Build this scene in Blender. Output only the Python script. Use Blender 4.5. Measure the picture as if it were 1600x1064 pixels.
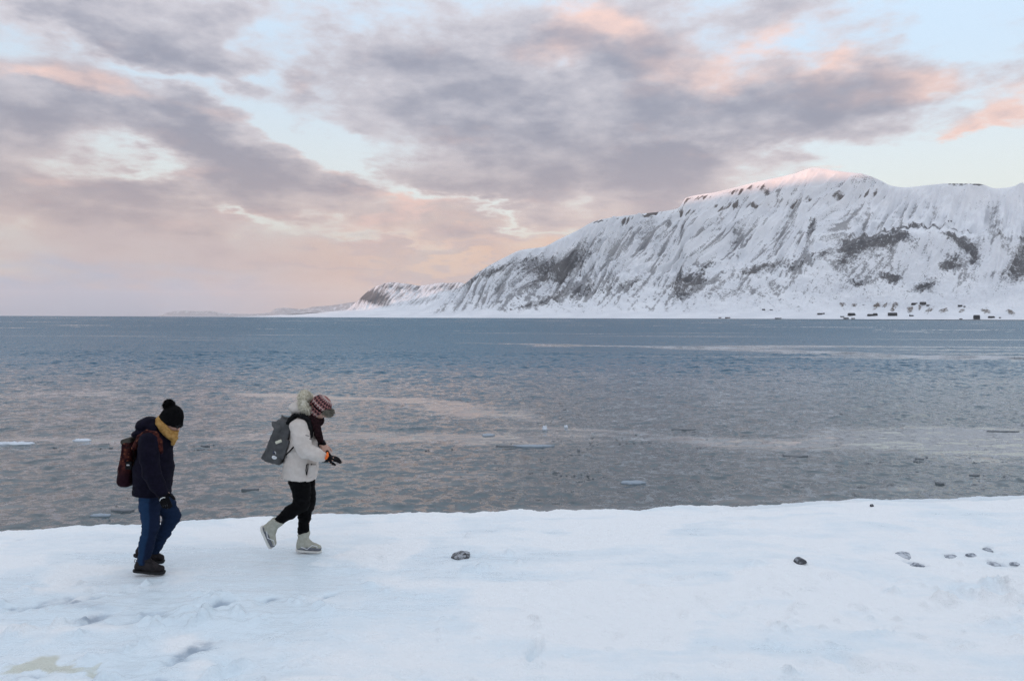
import bpy, bmesh, math, random
import numpy as np
from mathutils import Vector, Matrix

R = math.radians
SC = bpy.context.scene
COL = SC.collection
for _o in list(bpy.data.objects):
    bpy.data.objects.remove(_o)

# ---------------------------------------------------------------- camera
F = 1155.0                 # focal length in photograph pixels (1600 wide)
CAM_Z = 2.5                # eye above the level snow
HOR = 496.5                # horizon row at the middle column
ROLL = R(0.23)
WATER_Z = -0.34
cam = bpy.data.cameras.new('camera')
cam_o = bpy.data.objects.new('camera', cam)
COL.objects.link(cam_o)
SC.camera = cam_o
cam.sensor_width = 36.0
cam.lens = 36.0 * F / 1600.0
cam.shift_y = -(532.0 - HOR) / 1600.0
cam.clip_start = 0.1
cam.clip_end = 120000.0
cam_o.location = (0.0, 0.0, CAM_Z)
cam_o.rotation_euler = (R(90), -ROLL, 0.0)


def hor(c):
    """horizon row at photograph column c (the camera is rolled a little)"""
    return HOR + (c - 800.0) * math.tan(ROLL)


def at(px, py, y):
    """world point at forward distance y seen at photograph position px, py"""
    return Vector(((px - 800.0) / F * y, y, CAM_Z + (hor(px) - py) / F * y))


def on_level(px, py, z=0.0):
    y = (CAM_Z - z) * F / (py - hor(px))
    return Vector(((px - 800.0) / F * y, y, z))


# ---------------------------------------------------------------- colour helpers
def lin(r, g, b):
    out = []
    for v in (r, g, b):
        v /= 255.0
        out.append(v / 12.92 if v <= 0.04045 else ((v + 0.055) / 1.055) ** 2.4)
    return tuple(out)


# ---------------------------------------------------------------- node graph helper
class G:
    """tiny expression builder for shader nodes"""
    def __init__(self, tree):
        self.t = tree

    def n(self, kind, **kw):
        x = self.t.nodes.new(kind)
        for k, v in kw.items():
            setattr(x, k, v)
        return x

    def put(self, sock, v):
        if isinstance(v, bpy.types.NodeSocket):
            self.t.links.new(v, sock)
        elif v is not None:
            if isinstance(v, (tuple, list)) and sock.type == 'RGBA' and len(v) == 3:
                v = (*v, 1.0)
            sock.default_value = v

    def m(self, op, a, b=None, c=None, clamp=False):
        x = self.n('ShaderNodeMath', operation=op, use_clamp=clamp)
        for i, v in enumerate((a, b, c)):
            if v is not None:
                self.put(x.inputs[i], v)
        return x.outputs[0]

    def add(self, *a):
        r = a[0]
        for v in a[1:]:
            r = self.m('ADD', r, v)
        return r

    def mul(self, *a):
        r = a[0]
        for v in a[1:]:
            r = self.m('MULTIPLY', r, v)
        return r

    def sub(self, a, b):
        return self.m('SUBTRACT', a, b)

    def step(self, v, lo, hi, tlo=0.0, thi=1.0, kind='SMOOTHSTEP'):
        x = self.n('ShaderNodeMapRange', interpolation_type=kind)
        x.clamp = True if kind == 'LINEAR' else x.clamp
        for i, q in enumerate((v, lo, hi, tlo, thi)):
            self.put(x.inputs[i], q)
        return x.outputs[0]

    def mix(self, f, a, b, blend='MIX'):
        x = self.n('ShaderNodeMix', data_type='RGBA', blend_type=blend)
        self.put(x.inputs[0], f)
        self.put(x.inputs[6], a)
        self.put(x.inputs[7], b)
        return x.outputs[2]

    def vec(self, x, y, z):
        q = self.n('ShaderNodeCombineXYZ')
        for i, v in enumerate((x, y, z)):
            self.put(q.inputs[i], v)
        return q.outputs[0]

    def sep(self, v):
        q = self.n('ShaderNodeSeparateXYZ')
        self.put(q.inputs[0], v)
        return q.outputs

    def vmul(self, v, s):
        q = self.n('ShaderNodeVectorMath', operation='MULTIPLY')
        self.put(q.inputs[0], v)
        q.inputs[1].default_value = s
        return q.outputs[0]

    def noise(self, v, scale, detail=4.0, rough=0.55, dist=0.0, lac=2.0, col=False, dims='3D'):
        q = self.n('ShaderNodeTexNoise', noise_dimensions=dims)
        self.put(q.inputs['Vector'], v)
        self.put(q.inputs['Scale'], scale)
        q.inputs['Detail'].default_value = detail
        q.inputs['Roughness'].default_value = rough
        q.inputs['Lacunarity'].default_value = lac
        q.inputs['Distortion'].default_value = dist
        return q.outputs['Color' if col else 'Fac']

    def voronoi(self, v, scale, feature='F1', out='Distance', rnd=1.0):
        q = self.n('ShaderNodeTexVoronoi', feature=feature)
        self.put(q.inputs['Vector'], v)
        q.inputs['Scale'].default_value = scale
        q.inputs['Randomness'].default_value = rnd
        return q.outputs[out]

    def bump(self, h, dist, strength=1.0, nrm=None):
        q = self.n('ShaderNodeBump')
        self.put(q.inputs['Height'], h)
        self.put(q.inputs['Distance'], dist)
        self.put(q.inputs['Strength'], strength)
        if nrm is not None:
            self.put(q.inputs['Normal'], nrm)
        return q.outputs[0]


# ---------------------------------------------------------------- sky
SUN_EL, SUN_AZ = R(1.9), R(218.0)      # azimuth clockwise from +Y: behind the camera, to its left
EXPO = 2.0
BG = 0.1
world = bpy.data.worlds.new('World')
SC.world = world
world.use_nodes = True
world.cycles.sampling_method = 'MANUAL'
world.cycles.sample_map_resolution = 512


def build_sky():
    t = world.node_tree
    g = G(t)
    bg = t.nodes['Background']
    K = BG * 2.0 ** EXPO
    sky = g.n('ShaderNodeTexSky', sky_type='NISHITA')
    sky.sun_disc = False
    sky.sun_elevation = SUN_EL
    sky.sun_rotation = SUN_AZ
    sky.air_density = 1.0
    sky.dust_density = 0.6
    sky.ozone_density = 2.2
    d = g.n('ShaderNodeTexCoord').outputs['Generated']
    dx, dy, dz = g.sep(d)
    az = g.mul(g.m('ARCTAN2', dx, dy), 180 / math.pi)
    el = g.mul(g.m('ARCSINE', dz), 180 / math.pi)
    zc = g.m('MAXIMUM', dz, 0.0)
    # cloud sheet seen in perspective
    q = g.m('DIVIDE', 1.0, g.add(zc, 0.16))
    cx, cy = g.mul(dx, q), g.mul(dy, q)
    ca, sa = math.cos(R(24)), math.sin(R(24))
    u = g.add(g.mul(cx, ca), g.mul(cy, sa))
    v = g.sub(g.mul(cy, ca), g.mul(cx, sa))
    P = g.vec(g.mul(u, 1.0), g.mul(v, 1.0), 0.0)
    n1 = g.noise(P, 1.35, 5.0, 0.58, dims='2D')
    n2 = g.noise(g.vec(dx, dy, g.mul(dz, 2.3)), 7.0, 7.0, 0.62)
    n3 = g.noise(g.vec(g.add(cx, 31.0), cy, 0.0), 2.3, 4.0, 0.6, dims='2D')
    # warp the large shapes so that their outlines are ragged
    wr = g.noise(g.vec(cx, g.add(cy, 17.0), 0.0), 2.0, 5.0, 0.6, dims='2D')
    wg = g.noise(g.vec(g.add(cx, 53.0), cy, 0.0), 2.4, 5.0, 0.6, dims='2D')
    az2 = g.add(az, g.mul(g.sub(wr, 0.5), 13.0))
    el2 = g.add(el, g.mul(g.sub(wg, 0.5), 6.5))

    PW = g.vec(az2, el2, 0.0)

    def blob(px, py, sx, sy, ang, amp, acc):
        a0 = math.degrees(math.atan((px - 800) / F))
        e0 = math.degrees(math.atan((HOR - py) / F * math.cos(R(a0))))
        k = math.degrees(1 / F) * 2.1
        mp = g.n('ShaderNodeMapping', vector_type='TEXTURE')
        g.put(mp.inputs[0], PW)
        mp.inputs[1].default_value = (a0, e0, 0)
        mp.inputs[2].default_value = (0, 0, R(-ang))
        mp.inputs[3].default_value = (sx * k, sy * k, 1)
        gr = g.n('ShaderNodeTexGradient', gradient_type='QUADRATIC_SPHERE')
        g.put(gr.inputs[0], mp.outputs[0])
        return g.m('MULTIPLY_ADD', gr.outputs['Fac'], amp, acc)
    big = 0.0
    for b in SKY_BLOBS:
        big = blob(*b, big)
    dens = g.add(big, g.mul(g.sub(n1, 0.42), 1.35), g.mul(g.sub(n2, 0.5), 2.8))
    cover = g.step(dens, -0.22, 0.42)
    dark = g.step(g.add(dens, g.mul(g.sub(n3, 0.5), 0.9)), 0.0, 1.2)
    L = lambda r, gg, b: tuple(x / K for x in lin(r, gg, b))
    low = g.step(el, 16.0, 2.0)
    thin = g.mix(low, L(201, 199, 206), L(221, 198, 185))
    deep = g.mix(low, L(146, 150, 165), L(182, 166, 166))
    ccol = g.mix(dark, thin, deep)
    pink = 0.0
    for b in PINK_BLOBS:
        pink = blob(*b, pink)
    pk = g.mul(g.step(g.add(n3, g.mul(pink, 0.55)), 0.56, 0.95), g.sub(1.0, g.mul(dark, 0.65)))
    ccol = g.mix(pk, ccol, L(238, 204, 192))
    # cloud towards the low sun is as much brighter as the clear sky there
    bw = g.n('ShaderNodeRGBToBW')
    g.put(bw.inputs[0], sky.outputs[0])
    gain = g.m('MINIMUM', g.m('MAXIMUM', g.m('MULTIPLY_ADD', bw.outputs[0], 0.6 / 1.3, 0.4), 0.92), 2.6)
    gv = g.n('ShaderNodeVectorMath', operation='SCALE')
    g.put(gv.inputs[0], ccol)
    g.put(gv.inputs['Scale'], gain)
    ccol = gv.outputs[0]
    tint = g.mix(1.0, sky.outputs[0], SKY_TINT, 'MULTIPLY')
    # thin high veil in the clear gaps
    veil = g.mix(g.step(el, 20.0, 6.0), L(208, 225, 240), L(241, 241, 234))
    clear = g.mix(0.72, tint, veil)
    out = g.mix(cover, clear, ccol)
    # low stratus over the horizon
    strat = g.mul(g.step(g.add(el2, g.mul(g.sub(n2, 0.5), 3.0)), 8.5, 4.0), g.step(g.m('ABSOLUTE', g.add(az, 14.0)), 32.0, 14.0))
    bands = g.noise(g.vec(g.mul(az, 0.055), g.mul(el2, 0.95), 0.0), 1.0, 4.0, 0.6, dims='2D')
    sc_ = g.mix(g.step(g.add(az, g.mul(el, -1.2)), -30.0, -10.0), L(196, 181, 180), L(227, 191, 166))
    sc_ = g.mix(g.mul(g.step(bands, 0.46, 0.66), 0.75), sc_, g.mix(0.5, L(172, 166, 176), L(200, 176, 168)))
    out = g.mix(g.mul(strat, 0.85), out, sc_)
    hz = g.mul(g.step(el2, 4.2, 1.0), g.step(az, -12.0, -30.0))
    out = g.mix(g.mul(hz, 0.92), out, L(168, 184, 206))
    # sky brightened towards the zenith as under cloud, added to light the snow
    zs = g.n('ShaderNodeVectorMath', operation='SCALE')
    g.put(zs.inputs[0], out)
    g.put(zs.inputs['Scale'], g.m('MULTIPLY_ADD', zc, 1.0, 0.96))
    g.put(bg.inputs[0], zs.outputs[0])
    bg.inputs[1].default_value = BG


SKY_TINT = (1.04, 1.0, 1.02)
# (column, row, half-widths, tilt, amount): cloud banks (+) and gaps (-) where the photograph has them
SKY_BLOBS = [
    (190, 205, 290, 52, 10, 0.9), (150, 45, 240, 42, 2, 0.75), (640, 110, 300, 70, 8, 0.65),
    (960, 140, 330, 90, 4, 0.40), (1260, 150, 270, 70, -4, 0.65), (740, 285, 400, 70, 3, 0.75),
    (200, 330, 380, 60, 4, 0.6), (1040, 255, 260, 55, -4, 0.7), (1580, 193, 45, 20, 0, 0.9),
    (1340, 262, 90, 9, 4, 0.5), (430, 270, 150, 30, 14, 0.5),
    (230, 104, 230, 17, 5, -0.95), (450, 190, 140, 24, 26, -1.0), (380, 75, 70, 34, -40, -0.4),
    (1540, 30, 220, 60, 0, -0.85), (1480, 245, 230, 58, 0, -1.25), (1400, 140, 150, 30, 4, 0.45), (20, 40, 60, 50, 0, -0.5),
    (205, 268, 70, 20, 8, -0.85), (370, 338, 70, 9, 8, -0.8), (560, 255, 90, 20, 30, -0.6),
    (590, 368, 80, 7, 4, -0.7), (770, 335, 190, 9, 12, -0.75), (1180, 232, 160, 12, 6, -0.35),
]
PINK_BLOBS = [
    (960, 45, 90, 40, 0, 1.0), (1180, 70, 130, 36, -15, 0.8), (1440, 135, 110, 22, 6, 0.45), (620, 325, 90, 20, 0, 0.9),
    (1330, 95, 90, 30, -10, 0.7), (90, 125, 160, 20, 8, 0.8), (1580, 193, 60, 30, 0, 1.2), (1340, 262, 120, 14, 0, 0.9),
    (650, 375, 260, 22, 0, 0.6), (480, 235, 130, 26, 20, 0.6),
]
build_sky()

sun = bpy.data.lights.new('sun', 'SUN')
sun_o = bpy.data.objects.new('sun', sun)
COL.objects.link(sun_o)
sun.energy = 1.0
sun.angle = R(0.5)
sun.color = (1.0, 0.50, 0.31)
sun_dir = Vector((math.sin(SUN_AZ) * math.cos(SUN_EL), math.cos(SUN_AZ) * math.cos(SUN_EL), math.sin(SUN_EL)))
sun_o.rotation_euler = sun_dir.to_track_quat('Z', 'Y').to_euler()
sun_o.location = (0, 0, 60)

SC.render.engine = 'CYCLES'
SC.view_settings.view_transform = 'Standard'
SC.view_settings.look = 'None'
SC.view_settings.gamma = 1.0
SC.view_settings.use_curve_mapping = False
SC.view_settings.exposure = EXPO
SC.cycles.use_denoising = True
SC.cycles.denoising_prefilter = 'NONE'
SC.cycles.max_bounces = 6
SC.cycles.diffuse_bounces = 3
SC.cycles.glossy_bounces = 3
SC.cycles.transmission_bounces = 4
SC.cycles.volume_bounces = 1
SC.cycles.caustics_reflective = False
SC.cycles.caustics_refractive = False


# ---------------------------------------------------------------- numpy noise
_rng = np.random.RandomState(7)
_PERM = np.concatenate([_rng.permutation(512)] * 2)
_GA = _rng.rand(512) * 2 * np.pi
_GX, _GY = np.cos(_GA), np.sin(_GA)


def perlin(x, y):
    x = np.asarray(x, float)
    y = np.asarray(y, float)
    xi = np.floor(x).astype(np.int64)
    yi = np.floor(y).astype(np.int64)
    xf, yf = x - xi, y - yi
    u = xf * xf * xf * (xf * (xf * 6 - 15) + 10)
    v = yf * yf * yf * (yf * (yf * 6 - 15) + 10)

    def gr(ix, iy, fx, fy):
        h = _PERM[(_PERM[ix & 511] + iy) & 511]
        return _GX[h] * fx + _GY[h] * fy
    a = gr(xi, yi, xf, yf)
    b = gr(xi + 1, yi, xf - 1, yf)
    c = gr(xi, yi + 1, xf, yf - 1)
    d = gr(xi + 1, yi + 1, xf - 1, yf - 1)
    return ((a + (b - a) * u) + ((c + (d - c) * u) - (a + (b - a) * u)) * v) * 1.5


def fbm(x, y, octaves=5, gain=0.5, lac=2.03):
    s, a, f, n = 0.0, 1.0, 1.0, 0.0
    for i in range(octaves):
        s = s + a * perlin(x * f + 19.7 * i, y * f + 7.3 * i)
        n += a
        a *= gain
        f *= lac
    return s / n


def ridged(x, y, octaves=4, gain=0.5, lac=2.1):
    s, a, f, n = 0.0, 1.0, 1.0, 0.0
    for i in range(octaves):
        s = s + a * (1.0 - np.abs(perlin(x * f + 31.1 * i, y * f + 5.9 * i)) * 1.6)
        n += a
        a *= gain
        f *= lac
    return s / n


def sstep(a, b, x):
    t = np.clip((x - a) / (b - a), 0, 1)
    return t * t * (3 - 2 * t)


def tri(x, xs, ys):
    return np.interp(x, xs, ys)


def smooth_interp(x, xs, ys):
    """monotone-ish cubic through the points"""
    xs, ys = np.asarray(xs, float), np.asarray(ys, float)
    h = np.diff(xs)
    dl = np.diff(ys) / h
    m = np.zeros_like(ys)
    m[1:-1] = np.where(dl[:-1] * dl[1:] > 0, 2 * dl[:-1] * dl[1:] / (dl[:-1] + dl[1:] + 1e-12), 0)
    m[0], m[-1] = dl[0], dl[-1]
    x = np.clip(x, xs[0], xs[-1])
    i = np.clip(np.searchsorted(xs, x) - 1, 0, len(xs) - 2)
    t = (x - xs[i]) / h[i]
    return ((2 * t**3 - 3 * t**2 + 1) * ys[i] + (t**3 - 2 * t**2 + t) * h[i] * m[i]
            + (-2 * t**3 + 3 * t**2) * ys[i + 1] + (t**3 - t**2) * h[i] * m[i + 1])


# ---------------------------------------------------------------- mesh helpers
def grid_mesh(name, X, Y, Z, attrs=None, smooth=True):
    nr, nc = X.shape
    me = bpy.data.meshes.new(name)
    co = np.stack([X, Y, Z], -1).reshape(-1, 3).astype(np.float32)
    i = np.arange(nr * nc).reshape(nr, nc)
    q = np.stack([i[:-1, :-1], i[:-1, 1:], i[1:, 1:], i[1:, :-1]], -1).reshape(-1, 4)
    set_mesh(me, co, q, smooth)
    for k, a in (attrs or {}).items():
        at_ = me.attributes.new(k, 'FLOAT', 'POINT')
        at_.data.foreach_set('value', np.asarray(a, np.float32).ravel())
    return me


def set_mesh(me, co, quads, smooth=True):
    nv, nf, k = len(co), len(quads), quads.shape[1]
    me.vertices.add(nv)
    me.vertices.foreach_set('co', np.asarray(co, np.float32).ravel())
    me.loops.add(nf * k)
    me.loops.foreach_set('vertex_index', quads.astype(np.int32).ravel())
    me.polygons.add(nf)
    me.polygons.foreach_set('loop_start', (np.arange(nf) * k).astype(np.int32))
    me.polygons.foreach_set('loop_total', np.full(nf, k, np.int32))
    me.polygons.foreach_set('use_smooth', np.full(nf, smooth, bool))
    me.update(calc_edges=True)
    me.validate()


def link(name, data, mat=None, parent=None, loc=None, **props):
    o = bpy.data.objects.new(name, data)
    COL.objects.link(o)
    if mat is not None and data is not None:
        if len(data.materials) == 0:
            data.materials.append(mat)
    if parent is not None:
        o.parent = parent
    if loc is not None:
        o.location = loc
    for k, v in props.items():
        o[k] = v
    return o


def material(name):
    m = bpy.data.materials.new(name)
    m.use_nodes = True
    g = G(m.node_tree)
    b = m.node_tree.nodes['Principled BSDF']
    return m, g, b


def attr(g, name):
    q = g.n('ShaderNodeAttribute')
    q.attribute_name = name
    return q.outputs['Fac']


# ---------------------------------------------------------------- mountain materials
def mountain_material(name, rock_a, rock_b, scale):
    m, g, b = material(name)
    rock = attr(g, 'rock')
    brown = attr(g, 'brown')
    pos = g.n('ShaderNodeNewGeometry').outputs['Position']
    n = g.noise(pos, scale, 5.0, 0.68)
    n2 = g.noise(pos, scale * 0.18, 4.0, 0.6)
    n3 = g.noise(pos, scale * 4.5, 3.0, 0.7)
    k = g.step(g.add(rock, g.mul(g.sub(n, 0.5), 0.8), g.mul(g.sub(n3, 0.5), 0.7)), 0.34, 0.66)
    dust_shade = attr(g, 'dust_shade')  # scree dust with the spurs' painted relief shade in it
    kd = g.mul(g.step(g.add(dust_shade, g.mul(g.sub(n3, 0.5), 1.7), g.mul(g.sub(n, 0.5), 0.6)), 0.28, 0.58), 0.70)
    k = g.m('MAXIMUM', k, kd)
    rc = g.mix(g.step(n2, 0.35, 0.65), rock_a, rock_b)
    rc = g.mix(brown, rc, (0.15, 0.125, 0.105))
    snow = g.mix(g.step(n2, 0.3, 0.7), (0.68, 0.70, 0.735), (0.79, 0.805, 0.83))
    g.put(b.inputs['Base Color'], g.mix(k, snow, rc))
    b.inputs['Roughness'].default_value = 0.9
    b.inputs['Specular IOR Level'].default_value = 0.15
    g.put(b.inputs['Normal'], g.bump(n, 6.0, 0.5))
    return m


MAT_MOUNT = mountain_material('mountain_snow_and_rock', (0.075, 0.074, 0.08), (0.13, 0.125, 0.125), 0.03)


def blob_field(C, Yi, blobs):
    """sum of soft ellipses given in (column, row, half-width, half-height, tilt, amount)"""
    s = np.zeros_like(C)
    for (px, py, sx, sy, ang, amp) in blobs:
        c, sn = math.cos(R(ang)), math.sin(R(ang))
        a, b = C - px, Yi - py
        x = (a * c + b * sn) / sx
        y = (b * c - a * sn) / sy
        s += amp * np.exp(-(x * x + y * y) ** 1.5)
    return s


# ---------------------------------------------------------------- the big mountain across the fjord
CREST = [(600, 496.2), (640, 491.5), (660, 483), (690, 466), (720, 448), (755, 420.5), (785, 404), (815, 390.5), (850, 385.5), (870, 375.5),
         (900, 361), (930, 345.5), (965, 338.5), (1000, 334.5), (1058, 326), (1072, 309), (1120, 300), (1180, 285), (1240, 271.5),
         (1272, 262.5), (1310, 267.5), (1350, 273), (1372, 281), (1392, 290.5), (1412, 293), (1450, 289.5), (1482, 287), (1528, 287.5), (1555, 294.5),
         (1575, 293), (1600, 285.5), (1650, 272), (1720, 268), (1800, 285), (1950, 262), (2200, 290), (2500, 300)]
# key columns: per column the (row, distance) of shore, flat, foothill, scarp foot, scarp edge, bench back, cliff foot, crest
KEYS = {
    600: [(496.9, 4700), (496.8, 4800), (496.7, 4900), (496.6, 5000), (496.5, 5050), (496.4, 5150), (496.3, 5350), (0, 5500)],
    660: [(496.6, 4600), (495.5, 4700), (493, 4800), (491, 4950), (489.5, 5050), (488, 5150), (485, 5350), (0, 5500)],
    720: [(496.8, 4450), (494, 4560), (488, 4700), (480, 4850), (474, 4950), (469, 5050), (456, 5300), (0, 5480)],
    850: [(497.2, 4150), (493, 4300), (480, 4500), (462, 4680), (448, 4780), (436, 4880), (403, 5150), (0, 5330)],
    1000: [(497.8, 3820), (492, 4000), (474, 4250), (452, 4450), (436, 4550), (424, 4680), (356, 5050), (0, 5180)],
    1150: [(498.2, 3520), (489, 3750), (466, 4000), (436, 4250), (424, 4330), (412, 4480), (330, 4930), (0, 5050)],
    1300: [(498.6, 3300), (487, 3500), (457, 3750), (424, 3930), (398, 4030), (384, 4250), (318, 4820), (0, 4960)],
    1340: [(498.8, 3250), (486, 3450), (454, 3650), (430, 3780), (374, 3960), (367, 4250), (316, 4800), (0, 4940)],
    1450: [(499.1, 3140), (485, 3330), (455, 3550), (436, 3660), (366, 3870), (353, 4350), (322, 4700), (0, 4840)],
    1600: [(499.7, 3000), (484, 3200), (455, 3400), (438, 3520), (372, 3740), (352, 4300), (325, 4600), (0, 4760)],
    1900: [(500.5, 2800), (484, 3000), (450, 3200), (430, 3400), (375, 3600), (350, 4200), (320, 4500), (0, 4650)],
    2500: [(502, 2500), (484, 2700), (450, 2900), (430, 3100), (380, 3300), (350, 3900), (330, 4300), (0, 4500)],
}
ROCKS = [
    # left shoulder, dark
    (760, 425, 56, 12, -32, 0.40), (800, 420, 64, 11, -20, 0.38), (850, 415, 42, 10, -12, 0.5), (870, 430, 40, 12, -20, 0.4), (820, 445, 70, 14, -18, 0.3),
    (720, 455, 40, 9, -38, 0.35), (900, 445, 40, 8, -18, 0.35), (980, 388, 60, 22, -45, 0.22), (930, 392, 70, 22, -38, 0.28), (880, 462, 60, 7, -14, 0.4),
    (940, 458, 50, 6, -12, 0.4), (1000, 442, 30, 9, -12, 0.45), (840, 472, 60, 6, -16, 0.25), (890, 400, 40, 18, -35, 0.35),
    (1020, 368, 26, 22, -55, 0.3), (1060, 375, 26, 26, -55, 0.2),
    # mounds in the middle
    (1076, 446, 32, 17, -4, 0.75), (1084, 437, 14, 9, 0, 0.35), (1058, 464, 22, 7, -10, 0.4), (1108, 414, 16, 9, -25, 0.6), (1078, 405, 16, 9, -40, 0.4),
    (1200, 416, 34, 6, -14, 0.75), (1165, 424, 28, 8, -20, 0.45), (1262, 408, 36, 7, -20, 0.65), (1240, 424, 22, 5, -20, 0.35), (1290, 398, 16, 5, -5, 0.4),
    (1168, 457, 40, 9, -8, 0.38), (1130, 462, 24, 6, -20, 0.35), (1214, 455, 12, 7, -10, 0.35), (1150, 440, 34, 6, -10, 0.3),
    # streaks on the upper slope
    (1152, 366, 7, 28, 33, 0.5), (1176, 352, 6, 14, 12, 0.4), (1218, 374, 6, 24, 8, 0.34), (1264, 368, 5, 26, 20, 0.8), (1194, 384, 8, 20, 30, 0.3),
    (1122, 352, 7, 22, 34, 0.3), (1100, 368, 8, 26, 36, 0.26), (1320, 350, 34, 14, -20, 0.24), (1285, 352, 12, 22, 22, 0.2), (1392, 338, 50, 9, -4, 0.16),
    (1310, 376, 14, 14, 30, 0.25), (1345, 336, 30, 12, -10, 0.2),
    # the scarp
    (1338, 382, 22, 14, -35, 0.75), (1375, 376, 38, 10, -4, 0.95), (1408, 374, 16, 8, 0, 0.55), (1326, 402, 20, 18, -30, 0.6), (1372, 398, 20, 13, 0, 0.45), (1312, 416, 9, 6, -20, 0.5),
    (1398, 392, 8, 9, 10, 0.45), (1430, 386, 6, 10, 20, 0.42), (1457, 384, 6, 10, 25, 0.42), (1498, 371, 20, 9, 8, 0.95), (1518, 378, 10, 8, 20, 0.7),
    (1500, 400, 26, 14, -12, 0.75), (1480, 412, 14, 8, -10, 0.5), (1524, 398, 6, 14, 8, 0.5), (1562, 370, 9, 3.5, 0, 0.8), (1566, 382, 5, 8, 32, 0.6),
    (1596, 392, 18, 22, 10, 0.75), (1590, 420, 16, 16, 0, 0.55), (1600, 365, 10, 4, 0, 0.7), (1640, 400, 30, 30, 0, 0.6), (1720, 410, 40, 30, 0, 0.6), (1850, 400, 60, 30, 0, 0.5),
    (1470, 356, 80, 2.2, -4, 0.55), (1400, 361, 60, 2.2, -5, 0.5), (1540, 353, 24, 2.5, 0, 0.6), (1500, 364, 50, 1.8, -3, 0.45),
    # below the scarp
    (1354, 421, 7, 7, 10, 0.6), (1369, 420, 5, 7, 25, 0.55), (1388, 418, 7, 7, 0, 0.6), (1410, 421, 10, 9, -25, 0.6), (1344, 440, 20, 9, -6, 0.62),
    (1395, 436, 17, 6, 2, 0.95), (1376, 432, 8, 5, 0, 0.4), (1455, 443, 16, 9, -25, 0.65), (1436, 452, 20, 4, -14, 0.65), (1475, 422, 10, 10, 20, 0.45), (1500, 432, 14, 12, 20, 0.42), (1462, 458, 14, 3, 20, 0.4),
    (1580, 430, 20, 11, -10, 0.5), (1540, 434, 20, 5, -25, 0.4), (1560, 448, 26, 6, -15, 0.34), (1320, 452, 30, 7, -20, 0.3), (1300, 436, 26, 5, -25, 0.35), (1280, 452, 24, 5, -20, 0.3),
    (1360, 458, 24, 6, -15, 0.34), (1505, 458, 14, 5, -30, 0.35), (1230, 470, 40, 4, -8, 0.28), (1290, 468, 30, 4, -8, 0.25), (1050, 478, 50, 4, -6, 0.25),
    (1560, 462, 20, 4, -10, 0.3), (1400, 462, 30, 3, 0, 0.2),
    # rock on the skyline plateau
    (1505, 288.5, 26, 2.2, 0, 0.9), (1525, 289.5, 8, 2.4, 4, 0.8),
]
BLUFFS = [(1316, 476, 7, 5, -8), (1335, 477, 6, 6, 0), (1370, 478, 10, 4.5, -30), (1383, 478, 4, 5, 30), (1397, 482, 10, 3.4, -42), (1422, 485, 7, 6, 8), (1437, 482, 3.4, 5, 25),
          (1452, 486, 10, 4.2, -28), (1474, 486, 9, 5.6, -10), (1503, 486, 7, 4, -35), (1541, 487.5, 10, 4.5, 16), (1579, 489, 9, 4.6, 22), (1625, 489, 12, 5, 10), (1670, 490, 12, 5, 0)]


HUT_GRID = {}


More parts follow.
